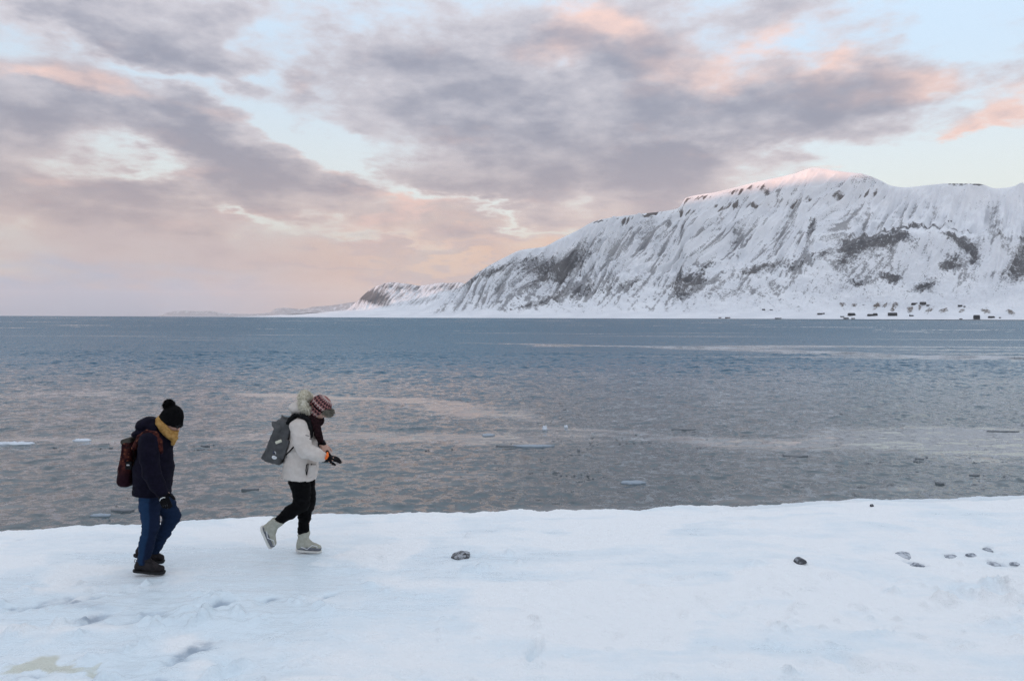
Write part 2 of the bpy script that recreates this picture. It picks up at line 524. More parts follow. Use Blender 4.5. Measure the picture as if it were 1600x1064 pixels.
def build_mountain():
    cols = np.concatenate([np.arange(600, 1640, 1.0), np.arange(1640, 1800, 2.5), np.arange(1800, 2500, 10.0)])
    kc = sorted(KEYS)
    crest = smooth_interp(cols, *zip(*CREST))
    ts = np.array([0, 0.12, 0.27, 0.37, 0.54, 0.62, 0.88, 1.0])
    rows_t = np.concatenate([np.linspace(0, 1, 400), 1 + np.linspace(0.02, 1, 24) ** 1.3])
    # interpolate the key profiles across the columns, then along the slope
    krow = np.zeros((8, len(cols)))
    kdst = np.zeros((8, len(cols)))
    for j in range(8):
        kdst[j] = smooth_interp(cols, kc, [KEYS[k][j][1] for k in kc])
        if j < 7:
            krow[j] = smooth_interp(cols, kc, [KEYS[k][j][0] for k in kc])
    krow[7] = crest
    wob = fbm(cols / 70.0, cols * 0 + 3.3, 4)
    for j in (2, 3, 4, 5, 6):
        krow[j] += wob * 4.0 * np.interp(cols, [640, 760], [0, 1])
    for j in range(6, 0, -1):
        krow[j] = np.maximum(krow[j], krow[j + 1] + 0.12)
    T = rows_t[:, None] * np.ones(len(cols))[None]
    C = np.ones(len(rows_t))[:, None] * cols[None]
    ROW = np.zeros_like(T)
    DST = np.zeros_like(T)
    front = rows_t <= 1.0
    for i in range(len(cols)):
        ROW[front, i] = smooth_interp(rows_t[front], ts, krow[:, i])
        DST[front, i] = np.interp(rows_t[front], ts, kdst[:, i])
    back = ~front
    HR = HOR + (C - 800.0) * math.tan(ROLL)
    Z = CAM_Z + (HR - ROW) / F * DST
    bt = (rows_t[back] - 1.0)[:, None]
    zc = Z[front][-1][None]
    dc = DST[front][-1][None]
    DST[back] = dc + bt * 2200.0
    Z[back] = zc * (1 - 0.85 * bt ** 1.25)
    ROW[back] = crest[None] * np.ones_like(bt)
    # fall-line coordinate: gullies run down and to the left
    lean = np.interp(cols, [640, 800, 950, 1100, 1300, 1450, 1600, 2000], [1.6, 1.4, 1.2, 1.0, 0.75, 0.4, 0.2, 0.0])[None]
    drop = ROW - crest[None]
    lean = lean * (1 + 0.30 * perlin(cols / 90.0, cols * 0 + 4.4))[None] + 0.04 * perlin(cols / 40.0, cols * 0 + 1.9)[None]
    Q = C + lean * drop
    hgt = np.maximum(HR - ROW, 0)
    warp = fbm(C / 60.0, ROW / 40.0, 4)
    Q = Q + 2.6 * fbm(C / 40.0 + 8, ROW / 40.0, 4)
    g1 = ridged(Q / 46.0 + warp * 0.12, ROW / 150.0, 3)
    g2 = ridged(Q / 15.0 + warp * 0.18, ROW / 70.0 + 9, 3)
    g3 = perlin(Q / 4.2 + warp * 1.2, ROW / 38.0 + 4)
    hum = fbm(C / 22.0 + 3, ROW / 9.0, 5)
    hum2 = fbm(C / 7.0 + 3, ROW / 3.4, 3)
    amp = sstep(0, 10, drop) * sstep(1.5, 30, hgt)
    slope_zone = np.where(T > 0.6, 1.0, np.where(T > 0.4, 0.45, 0.25)) * sstep(0.25, 0.5, T) + 0.12
    left = np.interp(C, [640, 760, 1000, 1100], [0.6, 1.0, 1.0, 0.75])
    dz = amp * slope_zone * left * ((g1 - 0.6) * 130.0 + (g2 - 0.6) * 44.0 + g3 * 5.0)
    foot = sstep(0.06, 0.16, T) * (1 - sstep(0.55, 0.75, T))
    dz += sstep(1, 22, hgt) * foot * (hum * 26.0 + hum2 * 6.0) * (1 - 0.75 * sstep(1320, 1345, C) * sstep(0.38, 0.42, T))
    dz += sstep(0.3, 4, drop) * sstep(0.02, 0.1, T) * hum2 * 1.6
    # cliff bands: short steep steps in the beds below the crest
    alt = Z + dz
    tooth = perlin(Q / 5.2, ROW * 0 + 2.2) + 0.6 * perlin(Q / 13.0, ROW * 0 + 7.7)
    cl = np.zeros_like(Z)
    spur = np.clip(tooth * 0.9 + 0.45, 0, 1)
    b_up = np.interp(C, [920, 932, 990, 1010, 1060, 1072, 1180, 1280, 1400, 1420], [0, 1, 0.8, 0.35, 0.2, 0.9, 1.0, 0.35, 0.2, 0]) * np.exp(-((drop - np.interp(C, [900, 930, 1060, 1075, 1180, 1300], [3, 3, 5, 4, 9, 30])) / np.interp(C, [930, 1060, 1075, 1180, 1300], [3.2, 3.2, 3.5, 5, 8])) ** 2)
    r_mid = np.interp(C, [1000, 1060, 1120, 1200, 1300, 1400, 1450], [338, 329, 326, 316, 309, 302, 298])
    b_mid = np.interp(C, [985, 1010, 1200, 1350, 1420], [0, 1, 1, 0.9, 0]) * np.exp(-((ROW - r_mid) / 5.0) ** 2)
    r_lo = np.interp(C, [1180, 1300, 1400], [322, 318, 318])
    b_lo = np.interp(C, [1180, 1230, 1290, 1340], [0, 0.6, 0.6, 0]) * np.exp(-((ROW - r_lo) / 3.0) ** 2)
    b_pk = np.interp(C, [1280, 1310, 1380, 1400], [0, 0.55, 0.5, 0]) * np.exp(-((ROW - 284) / 9.0) ** 2)
    cl = b_up + b_mid + b_lo
    dz -= sstep(0.3, 3, drop) * (b_mid * spur * 14 + b_up * spur * 8 + b_lo * 6)
    # small bluffs along the beach
    bl = np.zeros_like(Z)
    for (px, py, sx, sy, ang) in BLUFFS:
        bl += blob_field(C, ROW, [(px, py, sx, sy, ang, 1.0)])
    dz += np.clip(bl, 0, 1) * 5.0
    dz *= np.where(T > 1, 0.4, 1.0)
    Z = Z + dz
    Z = np.maximum(Z, np.where(T < 0.004, WATER_Z - 3.0, WATER_Z + 0.2))
    # bare rock on spurs, cliff bands, scree and mounds; one flank painted as shade
    st = perlin(Q / 3.1, ROW / 26.0) * 0.6 + perlin(Q / 8.0 + 3, ROW / 46.0) * 0.7
    fine = fbm(C / 4.0, ROW / 2.2, 3)

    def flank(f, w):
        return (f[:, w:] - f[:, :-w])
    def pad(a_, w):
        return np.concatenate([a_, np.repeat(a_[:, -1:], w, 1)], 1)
    side1 = pad(flank(g1, 5), 5) * 5.0  # one flank of each spur darkened in colour to shade its relief
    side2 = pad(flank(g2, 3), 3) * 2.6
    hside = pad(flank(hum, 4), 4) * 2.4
    mid = sstep(5, 24, drop) * sstep(0.2, 0.4, T)
    patch = sstep(-0.25, 0.35, fbm(C / 90.0 + 5, ROW / 45.0, 3))
    ledge = 0.55 + 0.45 * np.sin(ROW * 2.1 + 1.5 * perlin(C / 30.0, ROW / 9.0))
    reach = np.interp(C, [680, 760, 1000, 1300, 1420, 1600], [1.0, 1.0, 0.85, 0.7, 0.45, 0.4]) * (0.45 + 0.55 * patch)
    # thin ribs of rock standing out of the snow along the fall lines
    Qr = Q + 1.2 * fbm(C / 9.0, ROW / 7.0, 3)
    rib1 = np.exp(-(perlin(Qr / 11.0 + 2, ROW / 90.0) / 0.065) ** 2)
    rib2 = np.exp(-(perlin(Qr / 5.5 + 60, ROW / 50.0) / 0.095) ** 2)
    brk = sstep(-0.15, 0.3, fbm(C / 14.0 + 2, ROW / 9.0, 3))
    m1 = sstep(-0.2, 0.25, fbm(C / 55.0 + 40, ROW / 35.0, 3))
    m2 = sstep(-0.25, 0.25, fbm(C / 40.0 + 80, ROW / 26.0, 3))
    pa = sstep(0.10, 0.20, perlin(Q / 8.5 + 4, ROW / 27.0) + 0.10 * fine)
    pb = sstep(0.14, 0.24, perlin(Q / 4.0 + 9, ROW / 12.0) + 0.12 * fine)
    dust_shade = mid * reach * (0.40 * pa * (0.10 + 0.90 * m1) + 0.32 * pb * m2 + 0.85 * np.clip(side1, -0.5, 0.9) + 0.30 * np.clip(side2, -0.4, 0.9)
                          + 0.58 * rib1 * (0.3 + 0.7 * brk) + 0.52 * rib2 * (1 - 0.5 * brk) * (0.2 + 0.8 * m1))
    dust_shade += foot * reach * (0.04 + 0.75 * np.clip(hside, -0.3, 0.8) + 0.5 * hum2) * sstep(3, 14, hgt)
    dust_shade += np.interp(C, [660, 740, 900, 1060], [0.22, 0.26, 0.20, 0.04]) * mid * (0.8 + 0.5 * st)
    rock = 0.02 + mid * reach * np.clip(0.30 * rib1 * brk * (0.5 + st) + 0.32 * np.clip(side2 * side1, 0, 0.8), 0, 0.5)
    rock += foot * reach * np.clip(0.8 * hside * hum2 * 3, 0, 0.4) * sstep(3, 14, hgt)
    rock += np.interp(C, [660, 740, 880, 960], [0.05, 0.10, 0.05, 0.0]) * mid * (0.6 + 0.9 * st)
    # single scree chutes on the high slope
    chute = np.clip(perlin(Q / 9.0 + 40, ROW / 60.0) - 0.12, 0, 1) * sstep(0.62, 0.68, T) * (1 - sstep(0.84, 0.9, T))
    dust_shade += 1.5 * chute * np.interp(C, [880, 950, 1300, 1420], [0.4, 1, 0.9, 0.25]) * (0.5 + 0.5 * patch)
    rb = blob_field(C + 5.0 * warp + 2.5 * fine, ROW + 3.0 * fine, [(a_, b_, c_ * 1.22, d_ * 1.22, e_, f_) for (a_, b_, c_, d_, e_, f_) in ROCKS])
    rock += 0.85 * np.clip(rb, 0, 1.0) * (0.78 + 0.5 * st * (1 - sstep(0.6, 1.0, rb)) + 0.3 * fine)
    rock += cl * np.clip(0.30 + 1.0 * tooth, -0.1, 1.0) * 1.05
    dust_shade += b_pk * (0.35 + 0.8 * ledge * (0.4 + st))
    dust_shade += 0.5 * np.clip(rb, 0, 1)
    dust_shade += 0.07 * np.sin(Z / 6.5 + 2.5 * perlin(C / 40.0, ROW / 20.0)) * sstep(0.62, 0.75, T) * sstep(4, 14, drop) * (0.4 + patch)
    rock += 0.62 * np.clip(bl * (1 + 0.6 * fine), 0, 1)
    rock = np.where(hgt < 3.0, 0.0, rock)
    dust_shade = np.where(hgt < 4.0, 0.0, dust_shade)
    # snow left lying in the gullies of the dark faces
    brown = np.clip(bl, 0, 1) + 0.5 * np.clip(cl, 0, 1)
    X = (C - 800.0) / F * DST
    HUT_GRID.update(c=cols, dst=DST[front], z=Z[front], row=HR[front] - (Z[front] - CAM_Z) / DST[front] * F)
    me = grid_mesh('mountain', X, DST, Z, {'rock': rock, 'dust_shade': dust_shade, 'brown': np.clip(brown, 0, 1)})
    return link('mountain', me, MAT_MOUNT, kind='structure')


build_mountain()


# ---------------------------------------------------------------- the headland behind it, and the low coast in front of that
def build_headland():
    cols = np.concatenate([np.arange(250, 800, 1.0), np.arange(800, 1100, 20.0)])
    crest = smooth_interp(cols, [250, 400, 470, 540, 552, 575, 585, 610, 640, 655, 690, 700, 716, 740, 800, 900, 1100],
                          [497, 494.0, 489.5, 484.5, 476, 455, 448.5, 441.5, 444, 446.5, 442, 442.5, 441.5, 446, 440, 445, 460])
    low = smooth_interp(cols, [250, 390, 430, 470, 540, 600, 700, 800, 1100], [497.5, 495.0, 491.5, 489.2, 486.5, 486, 484, 480, 480])
    low = np.maximum(low, crest + 0.1)
    shore = HOR + (cols - 800) * math.tan(ROLL) + 0.45
    t = np.linspace(0, 1, 150)
    T = np.concatenate([t, 1 + np.linspace(0.05, 1, 10)])
    d_s = np.interp(cols, [250, 400, 740, 1100], [9000, 7200, 5200, 4800])
    d_c = np.interp(cols, [250, 400, 540, 740, 1100], [11000, 9800, 9000, 8600, 8300])
    C = cols[None] * np.ones((len(T), 1))
    TT = T[:, None] * np.ones((1, len(cols)))
    ROW = np.where(TT < 0.45, shore + (low - shore) * (TT / 0.45) ** 0.9,
                   low + (crest - low) * (np.clip((TT - 0.45) / 0.55, 0, 1)) ** 1.15)
    DST = d_s + (d_c - d_s) * np.clip(TT, 0, 1) + np.clip(TT - 1, 0, 1) * 2500
    HR = HOR + (C - 800.0) * math.tan(ROLL)
    Z = CAM_Z + (HR - ROW) / F * DST
    Z = np.where(TT > 1, Z * (1 - 0.9 * (TT - 1)), Z)
    drop = ROW - crest[None]
    Q = C + 0.9 * drop
    hi = np.clip((TT - 0.45) / 0.2, 0, 1)
    Z += sstep(0, 6, drop) * hi * ((ridged(Q / 16, ROW / 60, 3) - 0.6) * 16 + fbm(C / 9, ROW / 5, 3) * 10)
    Z += (1 - hi) * fbm(C / 8, ROW / 2, 3) * 3 * sstep(0.02, 0.1, TT)
    Z = np.maximum(Z, np.where(TT < 0.01, WATER_Z - 3, WATER_Z + 0.3))
    band = np.interp(C, [545, 560, 600, 655, 660, 690, 716, 760], [0, 0.7, 1, 1, 0.3, 1, 0.8, 0.6])
    rock = 0.02 + 0.42 * band * np.exp(-((drop - 6) / 8.0) ** 2) * (0.8 + 0.6 * perlin(Q / 6, ROW / 9))
    rock += blob_field(C, ROW, [(575, 465, 14, 9, 20, 0.35), (592, 470, 18, 10, 20, 0.5), (600, 462, 30, 8, 0, 0.3), (568, 462, 8, 4, -40, 0.4), (655, 470, 50, 5, -10, 0.2),
                                (460, 491, 22, 1.4, -3, 0.6), (490, 488.6, 16, 1.2, -3, 0.6)])
    rock += (0.1 + 0.35 * perlin(Q / 3.0, ROW / 12)) * hi
    me = grid_mesh('headland', (C - 800) / F * DST, DST, Z, {'rock': rock, 'dust_shade': rock * 0.9 + 0.12 * hi, 'brown': rock * 0})
    return link('headland', me, MAT_MOUNT, kind='structure')


def build_far_coast():
    cols = np.arange(150, 700, 2.5)
    crest = smooth_interp(cols, [150, 240, 258, 270, 290, 310, 330, 345, 380, 420, 432, 445, 470, 490, 520, 545, 600, 700],
                          [496, 495, 490, 486.5, 485.5, 487, 486, 489.5, 491, 489, 482, 481, 483, 479.5, 477, 473, 468, 470])
    T = np.concatenate([np.linspace(0, 1, 40), 1 + np.linspace(0.1, 1, 6)])
    C = cols[None] * np.ones((len(T), 1))
    TT = T[:, None] * np.ones((1, len(cols)))
    HR = HOR + (C - 800.0) * math.tan(ROLL)
    ROW = HR + 0.2 + (crest - HR - 0.2) * np.clip(TT, 0, 1) ** 1.2
    DST = 24000 + 3500 * TT
    Z = CAM_Z + (HR - ROW) / F * DST
    Z = np.where(TT > 1, Z * (1 - 0.9 * (TT - 1)), Z) + sstep(0.05, 0.3, TT) * (TT < 1) * (ridged(C / 9 + TT, TT * 2, 3) - 0.6) * 70
    rock = 0.25 + 0.4 * perlin(C / 5, TT * 7) * sstep(0.3, 0.8, TT)
    me = grid_mesh('far_coast', (C - 800) / F * DST, DST, Z, {'rock': rock, 'dust_shade': rock + 0.35, 'brown': rock * 0})
    return link('far_coast', me, MAT_MOUNT, kind='structure')


build_headland()
build_far_coast()


# ---------------------------------------------------------------- unseen plateau added behind the camera to keep the low sun off the fjord
def build_shading_plateau():
    th = np.radians(np.arange(100, 300, 1.0))        # azimuth clockwise from +Y
    rr = np.array([300, 900, 1800, 2500, 2900, 3200, 3450, 3600, 4200, 5200, 6000])
    hh = np.array([2, 12, 60, 180, 420, 700, 900, 985, 1010, 980, 700]) / 1010.0
    A, RR = np.meshgrid(th, rr)
    H = np.interp(RR, rr, hh) * np.interp(np.degrees(A), [100, 200, 229, 236, 241, 246, 250, 256, 270, 300], [1100, 1300, 1320, 1255, 1185, 1115, 1075, 1045, 1030, 1020])
    n = fbm(A * 9, RR / 500.0, 5)
    edge = sstep(100, 125, np.degrees(A)) * (1 - sstep(284, 299, np.degrees(A)))
    H = H * (1.0 + 0.025 * n) * edge + (ridged(A * 22, RR / 900.0, 3) - 0.6) * 60 * sstep(900, 2200, RR) * (1 - sstep(3200, 3600, RR)) * edge
    rock = 0.3 + 0.5 * perlin(A * 60, RR / 300.0)
    me = grid_mesh('shading_plateau', np.sin(A) * RR, np.cos(A) * RR, np.maximum(H, -0.5), {'rock': rock, 'brown': rock * 0})
    return link('shading_plateau', me, MAT_MOUNT, kind='structure')


build_shading_plateau()


# ---------------------------------------------------------------- sea
SLICKS = [
    ((335, 612), (640, 628), 0.9, 0.9), ((620, 628), (900, 655), 1.0, 0.85), ((0, 617), (200, 621), 0.6, 0.6),
    ((730, 536), (1150, 545), 3.0, 0.8), ((1100, 545), (1700, 566), 3.0, 0.8), ((1300, 690), (1750, 700), 2.2, 1.7), ((1000, 695), (1350, 700), 0.9, 0.9),
    ((280, 690), (520, 684), 0.8, 0.9), ((500, 690), (900, 690), 0.9, 1.0), ((-100, 690), (260, 694), 0.6, 0.7), ((700, 665), (1150, 690), 0.7, 0.6),
    ((-100, 755), (260, 780), 0.5, 0.25), ((600, 740), (800, 760), 0.3, 0.4), ((1200, 775), (1600, 750), 0.5, 0.3), ((700, 785), (1200, 780), 0.35, 0.4),
]


def slick_field(X, Y):
    """calm, pale streaks, in metres on the water"""
    wn = fbm(X * 0.10, Y * 0.16, 4)
    wn2 = fbm(X * 0.9 + 4, Y * 1.6, 4)
    wy = Y + wn * (1.2 + Y * 0.06) + wn2 * Y * 0.022
    wx = X + wn * 3.0
    s_ = np.zeros_like(X)
    for (a, c, w, amp) in SLICKS:
        A, B = on_level(*a, WATER_Z), on_level(*c, WATER_Z)
        d = B - A
        L_ = d.length
        ux, uy = d.x / L_, d.y / L_
        mx, my = wx - (A.x + B.x) / 2, wy - (A.y + B.y) / 2
        p, q = (mx * ux + my * uy) / (L_ * 0.75), (my * ux - mx * uy) / (w * 1.6)
        s_ += amp * np.clip(1 - np.sqrt(p * p + q * q), 0, 1)
    s_ += 0.6 * sstep(0.12, 0.55, fbm(X * 0.012, Y * 0.10, 5)) * sstep(20, 40, Y)
    return sstep(0.10, 0.70, s_ + wn2 * 0.40 + 0.25 * fbm(X * 0.35, Y * 2.6, 3))


def build_water():
    ys = np.concatenate([np.arange(7.5, 20, 0.085), np.arange(20, 60, 0.15), np.arange(60, 150, 0.40), 150 * 1.05 ** np.arange(0, 120)])
    ys = ys[ys < 42000]
    tn = np.concatenate([-np.geomspace(0.78, 6, 26)[::-1], np.arange(-0.77, 0.7701, 0.00155), np.geomspace(0.78, 6, 26)])
    T_, Y = np.meshgrid(tn, ys)
    X = np.clip(T_, -0.775, 0.775) * Y + np.sign(T_) * np.maximum(np.abs(T_) - 0.775, 0) * 220.0
    slick = slick_field(X, Y)
    calm = 1 - slick
    # wind waves: many short crested trains round one heading
    rs = np.random.RandomState(5)
    Z = np.zeros_like(X)
    head_ = R(-62)
    fade_far = 1 - sstep(60, 150, Y)
    mods = [perlin(X / w_ + 7 * i, Y / (w_ * 0.8)) for i, w_ in enumerate((1.6, 2.3, 3.1, 4.3, 6.0, 9.0))]
    cell = np.interp(Y, [7, 20, 60, 62, 150], [0.085, 0.12, 0.15, 0.40, 0.42])
    NW = 44
    for i in range(NW):
        lam = 0.26 * (3.4 / 0.26) ** ((i / (NW - 1.0)) ** 1.25)
        a = head_ + rs.normal() * 0.85
        k = 2 * math.pi / lam
        ok = np.clip(lam / (cell * 2.8) - 0.55, 0, 1)
        amp = np.interp(lam, [0.26, 0.9, 1.6, 3.4], [0.062, 0.070, 0.036, 0.014]) * lam / (2 * math.pi) * (0.7 + 0.6 * rs.rand())
        sea = np.interp(Y, [9, 16, 40], [0.75, 1.0, 1.25] if lam < 0.5 else [0.18, 0.45, 1.25] if lam < 1.2 else [0.04, 0.2, 1.2])
        ph = k * (X * math.cos(a) + Y * math.sin(a)) + rs.rand() * 6.28 + 1.8 * mods[(i * 5 + 1) % 6]
        Z += amp * ok * sea * (np.sin(ph) + 0.22 * np.cos(2 * ph)) * (0.65 + 0.9 * mods[i % 6])
    gust = 0.75 + 0.5 * fbm(X / 9.0 + 3, Y / 6.0, 3)
    Z = WATER_Z + Z * gust * fade_far * (0.10 + 0.90 * calm)
    Z += fbm(X / 2.2, Y / 0.8, 3) * 0.008 * slick * np.exp(-Y / 60.0)
    me = grid_mesh('sea', X, Y, Z, {'slick': slick})
    m, g, b = material('sea_water')
    pos = g.n('ShaderNodeNewGeometry').outputs['Position']
    px, py, pz = g.sep(pos)
    sl = attr(g, 'slick')
    calm = g.sub(1.0, sl)
    # ripples: slopes taken straight from noise, so they keep their steepness at any distance
    rc = g.noise(g.vec(g.mul(px, 4.2), g.mul(py, 5.0), 0.0), 1.0, 3.0, 0.65, col=True)
    rx, ry, _ = g.sep(rc)
    k = g.mul(g.step(py, 10.0, 160.0, 1.15, 2.1, 'LINEAR'), g.m('MULTIPLY_ADD', calm, 0.94, 0.06))
    # short seas run in to the beach: out on the fjord their steep faces are the ones turned this way
    sym = g.sub(ry, 0.5)
    face = g.m('MULTIPLY_ADD', g.m('ABSOLUTE', sym), -1.25, -0.075)
    w = g.step(py, 16.0, 70.0)
    sy = g.add(g.mul(sym, g.sub(1.0, w)), g.mul(face, w))
    sv = g.vec(g.mul(g.sub(rx, 0.5), g.mul(k, 0.7)), g.mul(sy, k), 0.0)
    va = g.n('ShaderNodeVectorMath', operation='ADD')
    g.put(va.inputs[0], g.n('ShaderNodeNewGeometry').outputs['Normal'])
    g.put(va.inputs[1], sv)
    vn = g.n('ShaderNodeVectorMath', operation='NORMALIZE')
    g.put(vn.inputs[0], va.outputs[0])
    g.put(b.inputs['Normal'], vn.outputs[0])
    g.put(b.inputs['Roughness'], g.m('MULTIPLY_ADD', calm, 0.04, 0.03))
    near = g.step(py, 50.0, 10.0, 0.0, 1.0)
    body = g.mix(near, (0.016, 0.085, 0.145), (0.070, 0.092, 0.100))       # silt close to the beach
    g.put(b.inputs['Base Color'], g.mix(g.mul(sl, 0.5), body, (0.315, 0.315, 0.31)))   # grease ice in the slicks, paled to paint in their bright sky reflection
    b.inputs['IOR'].default_value = 1.33
    b.inputs['Specular Tint'].default_value = (0.74, 0.92, 1.0, 1.0)
    me.materials.append(m)
    return link('sea', me, None, kind='structure')


build_water()

# ---------------------------------------------------------------- snow-covered beach
EDGE = [(-900, 845), (-200, 835), (0, 826), (100, 823.5), (200, 818.5), (300, 812), (400, 806.5), (500, 803), (600, 802), (700, 800), (800, 798), (900, 797),
        (1000, 795.5), (1100, 792.5), (1200, 788), (1300, 783.5), (1400, 780.5), (1500, 778.5), (1600, 776.5), (1800, 772), (2600, 758)]
_ez = [-0.07 if p[0] < 1100 else -0.15 for p in EDGE]      # the snow has dropped this far where it ends
_ex = np.array([on_level(*p, z)[0] for p, z in zip(EDGE, _ez)])
_ey = np.array([on_level(*p, z)[1] for p, z in zip(EDGE, _ez)])


def edge_y(x):
    e = np.interp(x, _ex, _ey)
    return e + fbm(x / 0.7, x * 0 + 1.1, 4) * 0.10 + perlin(x / 0.13, x * 0 + 8.8) * 0.02


# places on the snow, (column, row, half-widths in pixels, tilt, depth in metres)
HOLLOWS = [(122, 935, 22, 4, -4, 0.05), (50, 944, 26, 5, -18, 0.03), (14, 946, 12, 5, -20, 0.035), (340, 941, 24, 4, -12, 0.05), (425, 933, 16, 3.5, 2, 0.035),
           (510, 928, 18, 3, -14, 0.03), (142, 964, 20, 9, -10, 0.045), (240, 955, 36, 9, 8, 0.03), (300, 1012, 26, 15, -25, 0.05), (200, 967, 20, 5, 0, 0.02),
           (1413, 862, 12, 4, 8, 0.02), (1432, 876, 12, 5, 25, 0.03), (1486, 864, 8, 4, 0, 0.02), (1552, 873, 12, 5, 6, 0.03), (1545, 850, 10, 2, 0, 0.02), (1580, 880, 16, 4, 10, 0.02),
           (700, 866, 22, 2.5, -3, 0.02), (745, 868, 14, 2, 3, 0.02), (760, 864, 14, 1.6, -22, 0.012), (30, 836, 12, 3, 0, 0.02), (1495, 904, 14, 3, 4, 0.02), (1390, 894, 16, 2.5, 0, 0.012),
           (40, 1056, 30, 5, -10, 0.03), (250, 1060, 30, 6, 5, 0.03), (890, 832, 22, 2, 0, 0.006), (1245, 830, 24, 2, 2, 0.01), (1480, 855, 30, 4, 0, 0.01)]
CLODS = [(30, 985, 16, 4.5, -4, 0.06), (92, 974, 8, 4, 0, 0.05), (126, 969, 7, 4, 0, 0.05), (250, 968, 28, 4, -4, 0.05), (245, 978, 14, 3.5, 0, 0.05), (320, 963, 12, 6, 10, 0.09), (303, 972, 5, 4, 0, 0.06),
         (338, 934, 26, 4, -8, 0.045), (374, 954, 12, 5, 10, 0.05), (224, 912, 4, 2.4, 0, 0.04), (259, 911, 4, 2, 0, 0.03), (203, 1011, 5, 3, 0, 0.04), (229, 1001, 5, 4, 0, 0.04), (160, 1062, 14, 7, 0, 0.08),
         (340, 1042, 12, 6, -20, 0.05), (375, 1034, 14, 5, -10, 0.05), (20, 1058, 30, 5, 0, 0.03), (733, 836, 5, 3, 0, 0.05), (733, 888, 9, 3.5, 0, 0.05), (755, 886, 8, 3, 0, 0.04),
         (1400, 920, 10, 4, 0, 0.04), (1480, 935, 16, 6, 0, 0.06), (1500, 928, 12, 5, 20, 0.05), (1545, 912, 16, 5, -10, 0.05), (1575, 918, 8, 8, 10, 0.08), (1540, 930, 22, 6, 0, 0.06), (1590, 940, 20, 6, 0, 0.05),
         (1450, 945, 14, 4, 0, 0.03), (1370, 985, 24, 4, 0, 0.03), (1560, 970, 20, 6, 10, 0.04), (1220, 972, 16, 3, 0, 0.03), (1010, 895, 12, 2.5, 0, 0.02), (1080, 900, 16, 2, 0, 0.02), (1060, 906, 10, 3, 0, 0.03)]
PRINTS = [(838, 1008, 20, 8, -55, 0.045), (836, 1032, 16, 6, 0, 0.03), (1318, 1024, 26, 9, 10, 0.05), (1350, 1036, 26, 9, -12, 0.05), (1412, 1037, 24, 6, 2, 0.035), (1270, 1032, 18, 6, 0, 0.03),
          (1130, 1030, 16, 5, 0, 0.025), (560, 990, 26, 7, 0, 0.02), (1500, 1000, 22, 7, 10, 0.03), (1020, 1050, 20, 6, 0, 0.025), (640, 1045, 22, 7, -8, 0.025), (450, 1020, 26, 6, -14, 0.025),
          (700, 960, 16, 4, 0, 0.014), (960, 985, 18, 5, 12, 0.018), (1240, 1058, 22, 6, 4, 0.03)]


def ground_blobs(X, Y, lst, sharp=1.0):
    s = np.zeros_like(X)
    for (px, py, sx, sy, ang, amp) in lst:
        c = on_level(px, py)
        sc_x = c.y / F
        sc_y = c.y ** 2 / (F * CAM_Z)
        an = R(ang)
        dx, dy = (X - c.x) / sc_x, -(Y - c.y) / sc_y
        near = (np.abs(dx) < 4 * max(sx, sy)) & (np.abs(dy) < 4 * max(sx, sy))
        if not near.any():
            continue
        dxn, dyn = dx[near], dy[near]
        x = (dxn * math.cos(an) + dyn * math.sin(an)) / sx
        y = (dyn * math.cos(an) - dxn * math.sin(an)) / sy
        s[near] += amp * np.exp(-(x * x + y * y) ** sharp)
    return s


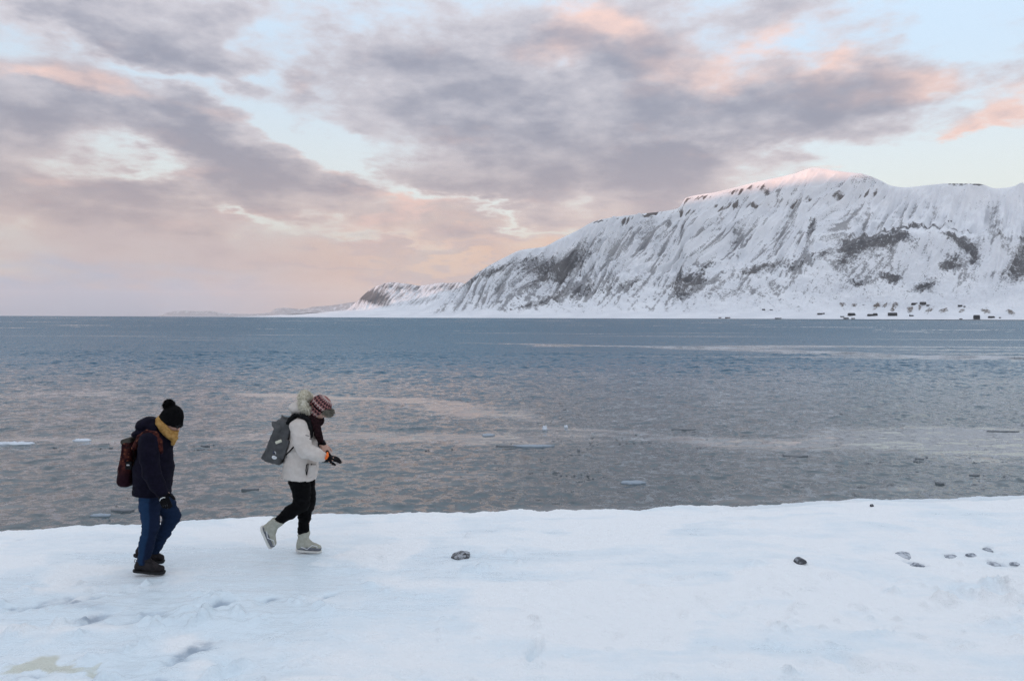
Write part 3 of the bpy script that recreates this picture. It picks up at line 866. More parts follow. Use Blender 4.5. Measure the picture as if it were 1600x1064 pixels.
def build_snow():
    gx = 8.5 * 1.10 ** np.arange(1, 42)
    xs = np.concatenate([-gx[::-1], np.arange(-8.5, 8.5, 0.019), gx])
    gy = 4.0 - 0.02 * (1.12 ** np.arange(1, 70) - 1) / 0.12
    ys = np.concatenate([gy[::-1], np.arange(4.0, 11.3, 0.0205), np.arange(11.3, 12.6, 0.08), np.arange(12.6, 40, 1.0)])
    X, Y = np.meshgrid(xs, ys)
    wx, wy = fbm(X / 0.25, Y / 0.25, 3) * 0.09, fbm(X / 0.25 + 9, Y / 0.25, 3) * 0.09
    Z = fbm(X / 2.6, Y / 2.2, 4) * 0.06 - 0.01
    crust = sstep(0.0, 0.35, fbm(X / 1.7 + 5, Y / 1.2, 4))          # granular wind crust
    Z += crust * (fbm(X / 0.22, Y / 0.10, 4) * 0.014 + np.clip(fbm(X / 0.10 + 3, Y / 0.07, 3) - 0.15, 0, 1) * 0.02)
    Z += fbm(X / 0.9, Y / 0.16, 4) * 0.012
    # broken, refrozen ice at the lower left and the lower right
    left = sstep(-1.2, -2.6, X) * sstep(7.2, 6.4, Y)
    right = sstep(3.4, 4.6, X) * sstep(8.4, 7.0, Y) * sstep(5.0, 5.8, Y)
    near = sstep(6.3, 5.4, Y)
    Z += left * (np.clip(fbm(X / 0.45, Y / 0.3, 5), -0.5, 1) * 0.035) + right * np.clip(fbm(X / 0.3 + 2, Y / 0.22, 5), -0.1, 1) * 0.10
    Z += near * (fbm(X / 0.5 + 7, Y / 0.35, 5) * 0.03)
    hol = ground_blobs(X + wx, Y + wy * 1.5, HOLLOWS)
    clod = 1.5 * ground_blobs(X + wx * 0.8, Y + wy, CLODS, 1.6)
    rc = np.random.RandomState(77)
    crumbs, dents = [], []
    for _ in range(330):
        zone = rc.randint(4)
        cx_, cy_ = ((rc.uniform(0, 520), rc.uniform(905, 1064)), (rc.uniform(1180, 1600), rc.uniform(885, 1010)), (rc.uniform(0, 1600), rc.uniform(930, 1064)), (rc.uniform(500, 1600), rc.uniform(860, 1000)))[zone]
        r_ = rc.uniform(1.5, 5.5)
        (crumbs if rc.rand() < 0.62 else dents).append((cx_, cy_, r_ * rc.uniform(1, 2.6), r_ * rc.uniform(0.5, 0.8), rc.uniform(-25, 25), rc.uniform(0.012, 0.036) * (r_ / 4)))
    Z += ground_blobs(X + wx * 0.6, Y + wy * 0.6, crumbs, 1.5) - ground_blobs(X + wx, Y + wy, [(a, b_, c * 1.8, d * 1.8, e, f_ * 0.8) for (a, b_, c, d, e, f_) in dents], 1.2)
    prt = ground_blobs(X + wx * 0.3, Y + wy * 0.3, PRINTS, 2.0)
    rim = ground_blobs(X + wx * 0.3, Y + wy * 0.3, [(a, b_, c * 1.35, d * 1.45, e, f_) for (a, b_, c, d, e, f_) in PRINTS], 2.0)
    Z += -hol + clod * (0.75 + 0.6 * fbm(X / 0.06, Y / 0.06, 2)) - prt * 2.0 + rim * 0.6
    # the edge: the snow rounds off and breaks down to the water
    E_ = edge_y(xs)[None]
    d = Y - E_
    ledge = np.interp(X, [2.2, 3.2], [0, 1])
    Z -= 0.05 * sstep(-1.6, -0.1, d) + ledge * 0.07 * sstep(-0.55, -0.40, d + 0.10 * fbm(X / 0.5, Y / 0.5, 3))
    Z += sstep(-0.35, -0.05, d) * np.clip(fbm(X / 0.25, Y / 0.2, 4), -0.3, 1) * 0.02
    drop = sstep(-0.04, 0.14, d + 0.05 * fbm(X / 0.15 + 5, Y / 0.15, 3))
    Z = Z * (1 - drop) + drop * (-1.2)
    Z -= sstep(13, 20, Y) * 2.0
    # behind the camera the ground climbs
    Z += np.clip(-(Y - 2.5), 0, None) ** 1.0 * 0.10 * sstep(2.5, -3, Y) * (Y > -60) + (Y <= -60) * 6.25
    Z = np.minimum(Z, 12)
    ice = np.clip(0.55 - crust * 0.75 + 0.5 * fbm(X / 1.3 + 11, Y / 0.5, 4) + 0.35 * left, 0, 1)
    # smooth trodden ice where the two are walking
    ice = np.clip(ice + 0.5 * np.exp(-((X + 2.2) / 2.2) ** 2 - ((Y - 7.2) / 0.9) ** 2), 0, 1)
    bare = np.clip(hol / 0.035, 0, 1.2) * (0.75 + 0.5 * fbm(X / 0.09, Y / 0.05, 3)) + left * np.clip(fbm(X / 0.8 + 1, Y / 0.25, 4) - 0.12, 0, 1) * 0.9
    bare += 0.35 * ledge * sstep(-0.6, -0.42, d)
    stain = ground_blobs(X + wx * 2.2, Y + wy * 2.2, [(75, 1036, 55, 11, -6, 1.0), (62, 1026, 22, 9, 0, 0.6), (140, 1040, 30, 6, 4, 0.6)], 1.6)
    me = grid_mesh('snow_beach', X, Y, Z, {'ice': ice, 'bare': np.clip(bare, 0, 1), 'stain': np.clip(stain, 0, 1)})
    m, g, b = material('beach_snow')
    pos = g.n('ShaderNodeNewGeometry').outputs['Position']
    a_i, a_b, a_s = attr(g, 'ice'), attr(g, 'bare'), attr(g, 'stain')
    n1 = g.noise(pos, 3.0, 6.0, 0.65)
    n2 = g.noise(pos, 60.0, 4.0, 0.7)
    n4 = g.noise(g.vmul(pos, (1.6, 7.0, 4.0)), 1.0, 5.0, 0.65)
    iceq = g.step(g.add(a_i, g.mul(g.sub(n1, 0.5), 0.6), g.mul(g.sub(n4, 0.5), 0.5)), 0.30, 0.95)
    col = g.mix(iceq, (0.92, 0.94, 0.945), (0.71, 0.80, 0.85))
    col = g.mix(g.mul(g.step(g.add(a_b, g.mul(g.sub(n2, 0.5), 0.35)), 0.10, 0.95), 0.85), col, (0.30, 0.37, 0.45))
    col = g.mix(g.mul(g.step(g.add(a_s, g.mul(g.sub(n1, 0.5), 0.6)), 0.25, 0.7), 0.75), col, (0.56, 0.56, 0.44))
    g.put(b.inputs['Base Color'], col)
    g.put(b.inputs['Roughness'], g.m('MULTIPLY_ADD', iceq, -0.50, g.m('MULTIPLY_ADD', g.sub(n2, 0.5), 0.3, 0.72)))
    b.inputs['Specular IOR Level'].default_value = 0.4
    b.inputs['Subsurface Weight'].default_value = 0.0
    n5 = g.noise(g.vmul(pos, (9.0, 20.0, 14.0)), 1.0, 5.0, 0.7)
    hh = g.add(g.mul(n2, g.m('MULTIPLY_ADD', iceq, -0.007, 0.012)), g.mul(n4, 0.03), g.mul(n5, g.m('MULTIPLY_ADD', iceq, -0.022, 0.034)))
    g.put(b.inputs['Normal'], g.bump(hh, 1.0, 0.8))
    me.materials.append(m)
    return link('snow_beach', me, None, kind='structure'), (xs, ys, Z)


_, SNOW = build_snow()


def snow_z(x, y):
    xs, ys, Z = SNOW
    i = int(np.clip(np.searchsorted(xs, x), 1, len(xs) - 1))
    j = int(np.clip(np.searchsorted(ys, y), 1, len(ys) - 1))
    return float(Z[j, i])


# ---------------------------------------------------------------- the air over the fjord
def build_haze():
    me = bpy.data.meshes.new('haze')
    bm = bmesh.new()
    bmesh.ops.create_cube(bm, size=1.0)
    for v in bm.verts:
        v.co = ((v.co.x) * 88000.0, -6600 + (v.co.y + 0.5) * 51000.0, -8.0 + (v.co.z + 0.5) * 1480.0)
    bm.to_mesh(me)
    bm.free()
    m = bpy.data.materials.new('thin_haze')
    m.use_nodes = True
    t = m.node_tree
    t.nodes.remove(t.nodes['Principled BSDF'])
    v = t.nodes.new('ShaderNodeVolumePrincipled')
    v.inputs['Color'].default_value = (0.96, 0.94, 0.96, 1)
    v.inputs['Density'].default_value = HAZE
    t.links.new(v.outputs[0], t.nodes['Material Output'].inputs['Volume'])
    me.materials.append(m)
    return link('haze', me, None, kind='stuff')


HAZE = 2.2e-5
build_haze()


# ---------------------------------------------------------------- modelling by distance fields, meshed with surface nets
class Field:
    def __init__(self, lo, hi, h):
        self.lo, self.h = np.array(lo, float), h
        n = np.ceil((np.array(hi, float) - self.lo) / h).astype(int) + 1
        self.n = n
        self.D = np.full(n, 1.0, np.float32)
        self.ax = [self.lo[i] + h * np.arange(n[i]) for i in range(3)]

    def _sub(self, lo, hi):
        a = np.clip(np.floor((np.array(lo) - self.lo) / self.h).astype(int), 0, self.n)
        b = np.clip(np.ceil((np.array(hi) - self.lo) / self.h).astype(int) + 1, 0, self.n)
        sl = tuple(slice(a[i], b[i]) for i in range(3))
        g = np.meshgrid(*[self.ax[i][sl[i]] for i in range(3)], indexing='ij', sparse=True)
        return sl, g

    def join(self, lo, hi, fn, k=0.02, op='add'):
        m = k * 1.5 + 4 * self.h
        sl, g = self._sub(np.array(lo) - m, np.array(hi) + m)
        if any(s.stop <= s.start for s in sl):
            return
        d = fn(*g).astype(np.float32)
        a = self.D[sl]
        if op == 'cut':
            d = -d
            h_ = np.clip(0.5 - 0.5 * (a - d) / max(k, 1e-4) , 0, 1)
            self.D[sl] = np.maximum(a, d) if k < 1e-3 else a * (1 - h_) + d * h_ + k * h_ * (1 - h_)
        else:
            if k < 1e-3:
                self.D[sl] = np.minimum(a, d)
            else:
                h_ = np.clip(0.5 + 0.5 * (a - d) / k, 0, 1)
                self.D[sl] = a * (1 - h_) + d * h_ - k * h_ * (1 - h_)

    def cap(self, a, b, r1, r2, k=0.02, sy=1.0, op='add'):
        a, b = np.array(a, float), np.array(b, float)
        ba = b - a
        ba_s = ba * np.array([1, 1 / sy, 1])
        L2 = float(ba_s @ ba_s) + 1e-12

        def fn(x, y, z):
            px, py, pz = x - a[0], (y - a[1]) / sy, z - a[2]
            t = np.clip((px * ba_s[0] + py * ba_s[1] + pz * ba_s[2]) / L2, 0, 1)
            return np.sqrt((px - t * ba_s[0]) ** 2 + (py - t * ba_s[1]) ** 2 + (pz - t * ba_s[2]) ** 2) - (r1 + (r2 - r1) * t)
        r = max(r1, r2) * np.array([1, sy, 1])
        self.join(np.minimum(a, b) - r, np.maximum(a, b) + r, fn, k, op)

    def chain(self, pts, k=0.02, sy=1.0):
        for (a, ra), (b, rb) in zip(pts[:-1], pts[1:]):
            self.cap(a, b, ra, rb, k, sy)

    def ell(self, c, r, tilt=0.0, k=0.02, op='add', yaw=0.0):
        c, r = np.array(c, float), np.array(r, float)
        ct, st = math.cos(tilt), math.sin(tilt)
        cy, sy = math.cos(yaw), math.sin(yaw)

        def fn(x, y, z):
            X, Y, Z = x - c[0], y - c[1], z - c[2]
            X, Y = X * cy + Y * sy, -X * sy + Y * cy
            X, Z = X * ct - Z * st, X * st + Z * ct
            q = np.sqrt((X / r[0]) ** 2 + (Y / r[1]) ** 2 + (Z / r[2]) ** 2)
            return (q - 1) * r.min()
        R_ = r.max()
        self.join(c - R_, c + R_, fn, k, op)

    def box(self, c, hs, rd=0.01, tilt=0.0, k=0.0, op='add', taper=0.0):
        c, hs = np.array(c, float), np.array(hs, float)
        ct, st = math.cos(tilt), math.sin(tilt)

        def fn(x, y, z):
            X, Y, Z = x - c[0], y - c[1], z - c[2]
            X, Z = X * ct - Z * st, X * st + Z * ct
            w = 1.0 - taper * np.clip(Z / hs[2], -1, 1)
            qx, qy, qz = np.abs(X) - hs[0] * w + rd, np.abs(Y) - hs[1] * w + rd, np.abs(Z) - hs[2] + rd
            out = np.sqrt(np.maximum(qx, 0) ** 2 + np.maximum(qy, 0) ** 2 + np.maximum(qz, 0) ** 2)
            return out + np.minimum(np.maximum(qx, np.maximum(qy, qz)), 0) - rd
        R_ = float(np.linalg.norm(hs)) * (1 + abs(taper))
        self.join(c - R_, c + R_, fn, k, op)

    def plane(self, p, nrm):
        """keep the side the normal points away from"""
        n = np.array(nrm, float)
        n /= np.linalg.norm(n)
        x, y, z = np.meshgrid(*self.ax, indexing='ij', sparse=True)
        d = ((x - p[0]) * n[0] + (y - p[1]) * n[1] + (z - p[2]) * n[2]).astype(np.float32)
        self.D = np.maximum(self.D, d)

    def ring(self, c, e1, e2, a, b, rw, rt, k=0.0, arc=None):
        """tube round an ellipse in the plane e1,e2; rw half-height along the normal, rt half-thickness"""
        c, e1, e2 = np.array(c, float), np.array(e1, float), np.array(e2, float)
        e1 /= np.linalg.norm(e1)
        e2 /= np.linalg.norm(e2)
        n = np.cross(e1, e2)

        def fn(x, y, z):
            X, Y, Z = x - c[0], y - c[1], z - c[2]
            u = X * e1[0] + Y * e1[1] + Z * e1[2]
            v = X * e2[0] + Y * e2[1] + Z * e2[2]
            w = X * n[0] + Y * n[1] + Z * n[2]
            q = np.sqrt((u / a) ** 2 + (v / b) ** 2) + 1e-6
            rad = np.sqrt(u * u + v * v) * (1 - 1 / q)
            return (np.sqrt((rad / rt) ** 2 + (w / rw) ** 2) - 1) * min(rt, rw)
        R_ = max(a, b) + max(rw, rt)
        self.join(c - R_, c + R_, fn, k)

    def mesh(self, name, wrinkle=None, seed=0.0):
        D, h = self.D, self.h
        s = D < 0
        nx, ny, nz = D.shape
        cnt = np.zeros((nx - 1, ny - 1, nz - 1), np.int8)
        for i in (0, 1):
            for j in (0, 1):
                for k in (0, 1):
                    cnt += s[i:nx - 1 + i, j:ny - 1 + j, k:nz - 1 + k]
        act = (cnt > 0) & (cnt < 8)
        I = np.argwhere(act)
        idx = np.full(act.shape, -1, np.int64)
        idx[act] = np.arange(len(I))
        acc = np.zeros((len(I), 3))
        num = np.zeros(len(I))
        C8 = [(i, j, k) for i in (0, 1) for j in (0, 1) for k in (0, 1)]
        val = {c: D[I[:, 0] + c[0], I[:, 1] + c[1], I[:, 2] + c[2]] for c in C8}
        for a in C8:
            for ax in range(3):
                if a[ax] == 0:
                    b = list(a)
                    b[ax] = 1
                    b = tuple(b)
                    va, vb = val[a], val[b]
                    x = (va < 0) != (vb < 0)
                    t = np.where(x, va / (va - vb + 1e-12), 0)
                    p = np.array(a, float)[None].repeat(len(I), 0)
                    p[:, ax] = t
                    acc += np.where(x[:, None], p, 0)
                    num += x
        V = self.lo + h * (I + acc / num[:, None])
        quads = []
        for ax in range(3):
            b, c = (ax + 1) % 3, (ax + 2) % 3
            s0 = np.take(s, range(0, D.shape[ax] - 1), ax)
            s1 = np.take(s, range(1, D.shape[ax]), ax)
            e = np.argwhere(s0 != s1)
            e = e[(e[:, b] > 0) & (e[:, c] > 0) & (e[:, b] < D.shape[b] - 1) & (e[:, c] < D.shape[c] - 1)]
            if not len(e):
                continue
            inside = s[e[:, 0], e[:, 1], e[:, 2]]

            def cell(db, dc):
                q = e.copy()
                q[:, b] += db
                q[:, c] += dc
                return idx[q[:, 0], q[:, 1], q[:, 2]]
            q = np.stack([cell(-1, -1), cell(0, -1), cell(0, 0), cell(-1, 0)], 1)
            q[~inside] = q[~inside][:, ::-1]
            quads.append(q)
        Q = np.concatenate(quads)
        # one relaxation step, then the folds of the cloth along the normal
        nrm = np.zeros_like(V)
        fn = np.cross(V[Q[:, 2]] - V[Q[:, 0]], V[Q[:, 3]] - V[Q[:, 1]])
        for i in range(4):
            np.add.at(nrm, Q[:, i], fn)
        nrm /= np.linalg.norm(nrm, axis=1)[:, None] + 1e-12
        if wrinkle:
            for (amp, fx, fz) in wrinkle:
                w = perlin(V[:, 0] * fx + seed, V[:, 2] * fz) + perlin(V[:, 1] * fx + seed + 5, V[:, 2] * fz + V[:, 0] * fx * 0.5)
                V = V + nrm * (w * amp)[:, None]
        me = bpy.data.meshes.new(name)
        set_mesh(me, V, Q)
        self.V = V
        return me


def merge_mesh(name, parts):
    """several (verts, faces) lists as one mesh"""
    me = bpy.data.meshes.new(name)
    vs, fs, o = [], [], 0
    for v, f in parts:
        vs += [tuple(p) for p in v]
        fs += [tuple(i + o for i in q) for q in f]
        o += len(v)
    me.from_pydata(vs, [], fs)
    me.update()
    return me


def tube(pts, r, n=8, flat=1.0, cap=True):
    """tube along points; r a number or list"""
    pts = [Vector(p) for p in pts]
    rs = r if isinstance(r, (list, tuple)) else [r] * len(pts)
    vs, fs = [], []
    for i, p in enumerate(pts):
        t = (pts[min(i + 1, len(pts) - 1)] - pts[max(i - 1, 0)]).normalized()
        u = t.cross(Vector((0, 1, 0)))
        if u.length < 1e-3:
            u = t.cross(Vector((1, 0, 0)))
        u.normalize()
        w = t.cross(u).normalized()
        for j in range(n):
            a = 2 * math.pi * j / n
            vs.append(p + u * math.cos(a) * rs[i] * flat + w * math.sin(a) * rs[i])
    for i in range(len(pts) - 1):
        for j in range(n):
            k = (j + 1) % n
            fs.append((i * n + j, i * n + k, (i + 1) * n + k, (i + 1) * n + j))
    if cap:
        fs.append(tuple(range(n))[::-1])
        fs.append(tuple((len(pts) - 1) * n + j for j in range(n)))
    return vs, fs


def smooth(me):
    me.polygons.foreach_set('use_smooth', np.full(len(me.polygons), True))
    return me


def strands(name, base, nrm, length, width, seed, droop=0.3, jitter=0.5):
    """tapered hairs standing on the given points"""
    rs = np.random.RandomState(seed)
    n = len(base)
    d = nrm + rs.normal(0, jitter, (n, 3)) + np.array([0, 0, -droop])
    d /= np.linalg.norm(d, axis=1)[:, None]
    L = length * (0.6 + 0.7 * rs.rand(n))[:, None]
    side = np.cross(d, rs.normal(0, 1, (n, 3)))
    side /= np.linalg.norm(side, axis=1)[:, None]
    mid = base + d * L * 0.55 + np.array([0, 0, -0.06]) * L
    tip = base + d * L + np.array([0, 0, -0.3]) * L
    v = np.stack([base - side * width, base + side * width, mid + side * width * 0.8, mid - side * width * 0.8, tip + side * width * 0.15, tip - side * width * 0.15], 1).reshape(-1, 3)
    o = np.arange(n)[:, None] * 6
    q = np.concatenate([o + np.array([0, 1, 2, 3]), o + np.array([3, 2, 4, 5])], 0)
    me = bpy.data.meshes.new(name)
    set_mesh(me, v, q, False)
    return me


# ---------------------------------------------------------------- cloth and skin materials
def cloth(name, col, col2=None, rough=0.85, scale=30.0, weave=500.0, relief=0.0012, sheen=0.0):
    m, g, b = material(name)
    o = g.n('ShaderNodeTexCoord').outputs['Object']
    n = g.noise(o, scale, 4.0, 0.6)
    w = g.noise(o, weave, 2.0, 0.6)
    c2 = col2 or tuple(min(1, x * 1.25 + 0.004) for x in col)
    g.put(b.inputs['Base Color'], g.mix(g.step(n, 0.35, 0.68), col, c2))
    b.inputs['Roughness'].default_value = rough
    b.inputs['Specular IOR Level'].default_value = 0.10
    b.inputs['Sheen Weight'].default_value = sheen
    g.put(b.inputs['Normal'], g.bump(g.add(w, g.mul(n, 3.0)), relief, 0.6))
    return m


def plain(name, col, rough=0.6, metal=0.0):
    m, g, b = material(name)
    o = g.n('ShaderNodeTexCoord').outputs['Object']
    n = g.noise(o, 60.0, 3.0, 0.6)
    g.put(b.inputs['Base Color'], g.mix(n, tuple(x * 0.85 for x in col), tuple(min(1, x * 1.12) for x in col)))
    b.inputs['Roughness'].default_value = rough
    b.inputs['Specular IOR Level'].default_value = 0.25
    b.inputs['Metallic'].default_value = metal
    return m


def two_tone(name, c0, c1, attr_name='panel', rough=0.85):
    m, g, b = material(name)
    o = g.n('ShaderNodeTexCoord').outputs['Object']
    n = g.noise(o, 40.0, 4.0, 0.6)
    w = g.noise(o, 500.0, 2.0, 0.6)
    f = attr(g, attr_name)
    c = g.mix(f, c0, c1)
    g.put(b.inputs['Base Color'], g.mix(g.mul(n, 0.3), c, tuple(x * 0.55 for x in c0)))
    b.inputs['Roughness'].default_value = rough
    b.inputs['Specular IOR Level'].default_value = 0.1
    g.put(b.inputs['Normal'], g.bump(g.add(w, g.mul(n, 3.0)), 0.0012, 0.6))
    return m


def add_attr(me, name, vals):
    a = me.attributes.new(name, 'FLOAT', 'POINT')
    a.data.foreach_set('value', np.asarray(vals, np.float32))


M_SKIN = plain('skin', (0.50, 0.30, 0.23), 0.5)
M_NAVY = cloth('navy_parka_cloth', (0.0034, 0.0030, 0.0085), (0.0065, 0.0052, 0.014), 0.85)
M_BLACK_KNIT = cloth('black_knit', (0.0018, 0.0018, 0.0022), (0.0035, 0.0035, 0.004), 0.95, 60, 260, 0.004)
M_MUSTARD = cloth('mustard_knit', (0.30, 0.160, 0.045), (0.42, 0.245, 0.085), 0.95, 40, 220, 0.005)
M_BLACK = cloth('black_trouser_cloth', (0.0018, 0.0018, 0.0022), (0.0035, 0.0035, 0.0042), 0.85)
M_PARKA = cloth('ivory_parka_cloth', (0.53, 0.475, 0.43), (0.60, 0.545, 0.50), 0.7, 14, 500, 0.001)
M_GLOVE = cloth('black_glove', (0.003, 0.003, 0.004), (0.006, 0.006, 0.008), 0.7)
M_SHOE = cloth('dark_shoe_leather', (0.013, 0.011, 0.012), (0.030, 0.025, 0.026), 0.6)
M_SOLE_D = plain('dark_rubber', (0.012, 0.012, 0.013), 0.7)
M_SOLE_W = plain('white_rubber', (0.62, 0.60, 0.56), 0.6)
M_WHITE = plain('white_trim', (0.72, 0.72, 0.72), 0.6)
M_BOOT = cloth('grey_boot_canvas', (0.34, 0.335, 0.28), (0.42, 0.41, 0.35), 0.8)
M_BOOT_D = cloth('slate_boot_overlay', (0.13, 0.135, 0.15), (0.18, 0.185, 0.20), 0.8)
M_BAG_G = cloth('grey_pack_canvas', (0.068, 0.068, 0.069), (0.10, 0.10, 0.10), 0.85, 12)
M_STRAP = cloth('black_webbing', (0.004, 0.004, 0.0045), (0.008, 0.008, 0.009), 0.7)
M_MAROON = cloth('maroon_knit', (0.008, 0.0032, 0.004), (0.026, 0.010, 0.012), 0.95, 50, 220, 0.005)
M_ORANGE = plain('orange_patch', (0.85, 0.17, 0.03), 0.6)
M_FUR_P = cloth('pale_fur', (0.52, 0.48, 0.37), (0.74, 0.70, 0.60), 0.9, 30)
M_FUR_G = cloth('grey_brown_fur', (0.13, 0.12, 0.095), (0.26, 0.24, 0.20), 0.9, 30)
M_GLASS_F = plain('black_plastic', (0.01, 0.01, 0.011), 0.3)
M_DKGREY = plain('dark_metal', (0.05, 0.05, 0.055), 0.4, 0.6)
M_TROUSERS = two_tone('blue_trouser_cloth', (0.012, 0.034, 0.080), (0.0065, 0.011, 0.030))


def camo_material():
    m, g, b = material('maroon_floral_cloth')
    o = g.n('ShaderNodeTexCoord').outputs['Object']
    n = g.noise(o, 16.0, 4.0, 0.65)
    v = g.voronoi(o, 26.0)
    z = g.sep(o)[2]
    up = g.step(z, 0.98, 1.08)
    c = g.mix(g.step(n, 0.45, 0.58), (0.016, 0.0035, 0.0055), (0.060, 0.016, 0.012))
    c = g.mix(g.step(v, 0.30, 0.20), c, (0.13, 0.045, 0.024))
    g.put(b.inputs['Base Color'], g.mix(up, (0.016, 0.0045, 0.008), c))
    b.inputs['Roughness'].default_value = 0.8
    b.inputs['Specular IOR Level'].default_value = 0.08
    g.put(b.inputs['Normal'], g.bump(n, 0.004, 0.5))
    return m


def knit_pattern_material():
    m, g, b = material('patterned_knit')
    u, v = attr(g, 'ku'), attr(g, 'kv')
    row = g.m('FLOOR', v)
    fv = g.m('FRACT', v)
    tri_ = g.m('PINGPONG', g.add(u, g.mul(row, 0.37)), 0.5)
    zig = g.step(g.sub(g.mul(tri_, 2.0), fv), -0.04, 0.04)
    odd = g.m('MODULO', g.add(row, 20.0), 3.0)
    pinkish, black, cream = (0.30, 0.13, 0.12), (0.012, 0.010, 0.014), (0.42, 0.33, 0.30)
    c = g.mix(zig, black, pinkish)
    c = g.mix(g.step(odd, 1.4, 1.6), c, g.mix(zig, cream, (0.16, 0.05, 0.055)))
    dots = g.mul(g.step(g.m('PINGPONG', g.mul(u, 2.0), 0.5), 0.33, 0.38), g.step(g.m('PINGPONG', fv, 0.5), 0.34, 0.4))
    c = g.mix(dots, c, (0.02, 0.015, 0.02))
    g.put(b.inputs['Base Color'], c)
    b.inputs['Roughness'].default_value = 0.95
    b.inputs['Specular IOR Level'].default_value = 0.1
    o = g.n('ShaderNodeTexCoord').outputs['Object']
    g.put(b.inputs['Normal'], g.bump(g.noise(o, 200.0, 2.0), 0.004, 0.6))
    return m


M_CAMO = camo_material()
M_PATTERN = knit_pattern_material()


def hand(f, wrist, d, palm_n, thumb, curl, r=0.0105, scale=1.0, spread=0.12, k=0.008):
    """palm, four bent fingers of unequal length and a thumb from the side of the palm.
    d: direction of the fingers, palm_n: out of the palm, thumb: +1/-1 side along d x palm_n"""
    d = Vector(d).normalized()
    n = Vector(palm_n)
    n = (n - d * n.dot(d)).normalized()
    s = d.cross(n).normalized() * thumb
    w = Vector(wrist)
    S = scale
    for q in (-0.028, -0.01, 0.01, 0.028):
        f.cap(w + s * q * 0.7 * S, w + d * 0.085 * S + s * q * S, 0.019 * S, 0.015 * S, k)
    for i, (off, ln) in enumerate(((0.032, 0.072), (0.011, 0.080), (-0.011, 0.074), (-0.031, 0.058))):
        p = w + d * 0.085 * S + s * off * S
        a = curl * (0.8 + 0.12 * i)
        dirv = (d + s * off * spread * 30 * 0.1).normalized()
        for seg, fr in enumerate((0.45, 0.32, 0.23)):
            ang = a * (seg + 0.6)
            dv = (dirv * math.cos(ang) + n * math.sin(ang)).normalized()
            e = p + dv * ln * fr * S
            f.cap(p, e, r * (1 - 0.06 * seg), r * (0.95 - 0.07 * seg), 0.004)
            p = e
    p = w + d * 0.028 * S + s * 0.030 * S
    for seg, (fr, out) in enumerate(((0.036, 0.8), (0.032, 0.45), (0.024, 0.25))):
        dv = (d * (0.75 + 0.15 * seg) + s * out + n * (0.25 + 0.3 * curl)).normalized()
        e = p + dv * fr * S
        f.cap(p, e, r * 1.25 - 0.001 * seg, r * 1.15 - 0.0015 * seg, 0.006)
        p = e


def head(f, c, pitch, k=0.012):
    """skull, jaw, brow, nose, lips, ear; faces +X, pitched down"""
    c = Vector(c)
    rot = Matrix.Rotation(pitch, 3, 'Y')
    P = lambda x, y, z: c + rot @ Vector((x, y, z))
    f.ell(c, (0.098, 0.076, 0.105), pitch, k)
    f.ell(P(0.022, 0, -0.055), (0.068, 0.060, 0.072), pitch, 0.03)
    f.cap(P(0.086, 0, 0.0), P(0.108, 0, -0.034), 0.010, 0.015, 0.010)
    f.cap(P(0.080, -0.034, 0.016), P(0.080, 0.034, 0.016), 0.013, 0.013, 0.012)
    f.cap(P(0.088, -0.016, -0.064), P(0.088, 0.016, -0.064), 0.009, 0.009, 0.006)
    f.cap(P(0.088, -0.014, -0.076), P(0.088, 0.014, -0.076), 0.009, 0.009, 0.006)
    f.ell(P(0.072, 0, -0.100), (0.022, 0.026, 0.020), pitch, 0.015)
    for s in (-1, 1):
        f.ell(P(0.083, s * 0.031, -0.001), (0.012, 0.014, 0.010), pitch, 0.003, 'cut')
        f.ell(P(0.076, s * 0.031, -0.001), (0.012, 0.013, 0.011), pitch, 0.002)
        f.ell(P(-0.010, s * 0.078, -0.012), (0.020, 0.010, 0.032), pitch, 0.006)
    return P


def part(name, me, mat, parent, **kw):
    if len(me.materials) == 0:
        me.materials.append(mat)
    return link(name, me, None, parent, **kw)


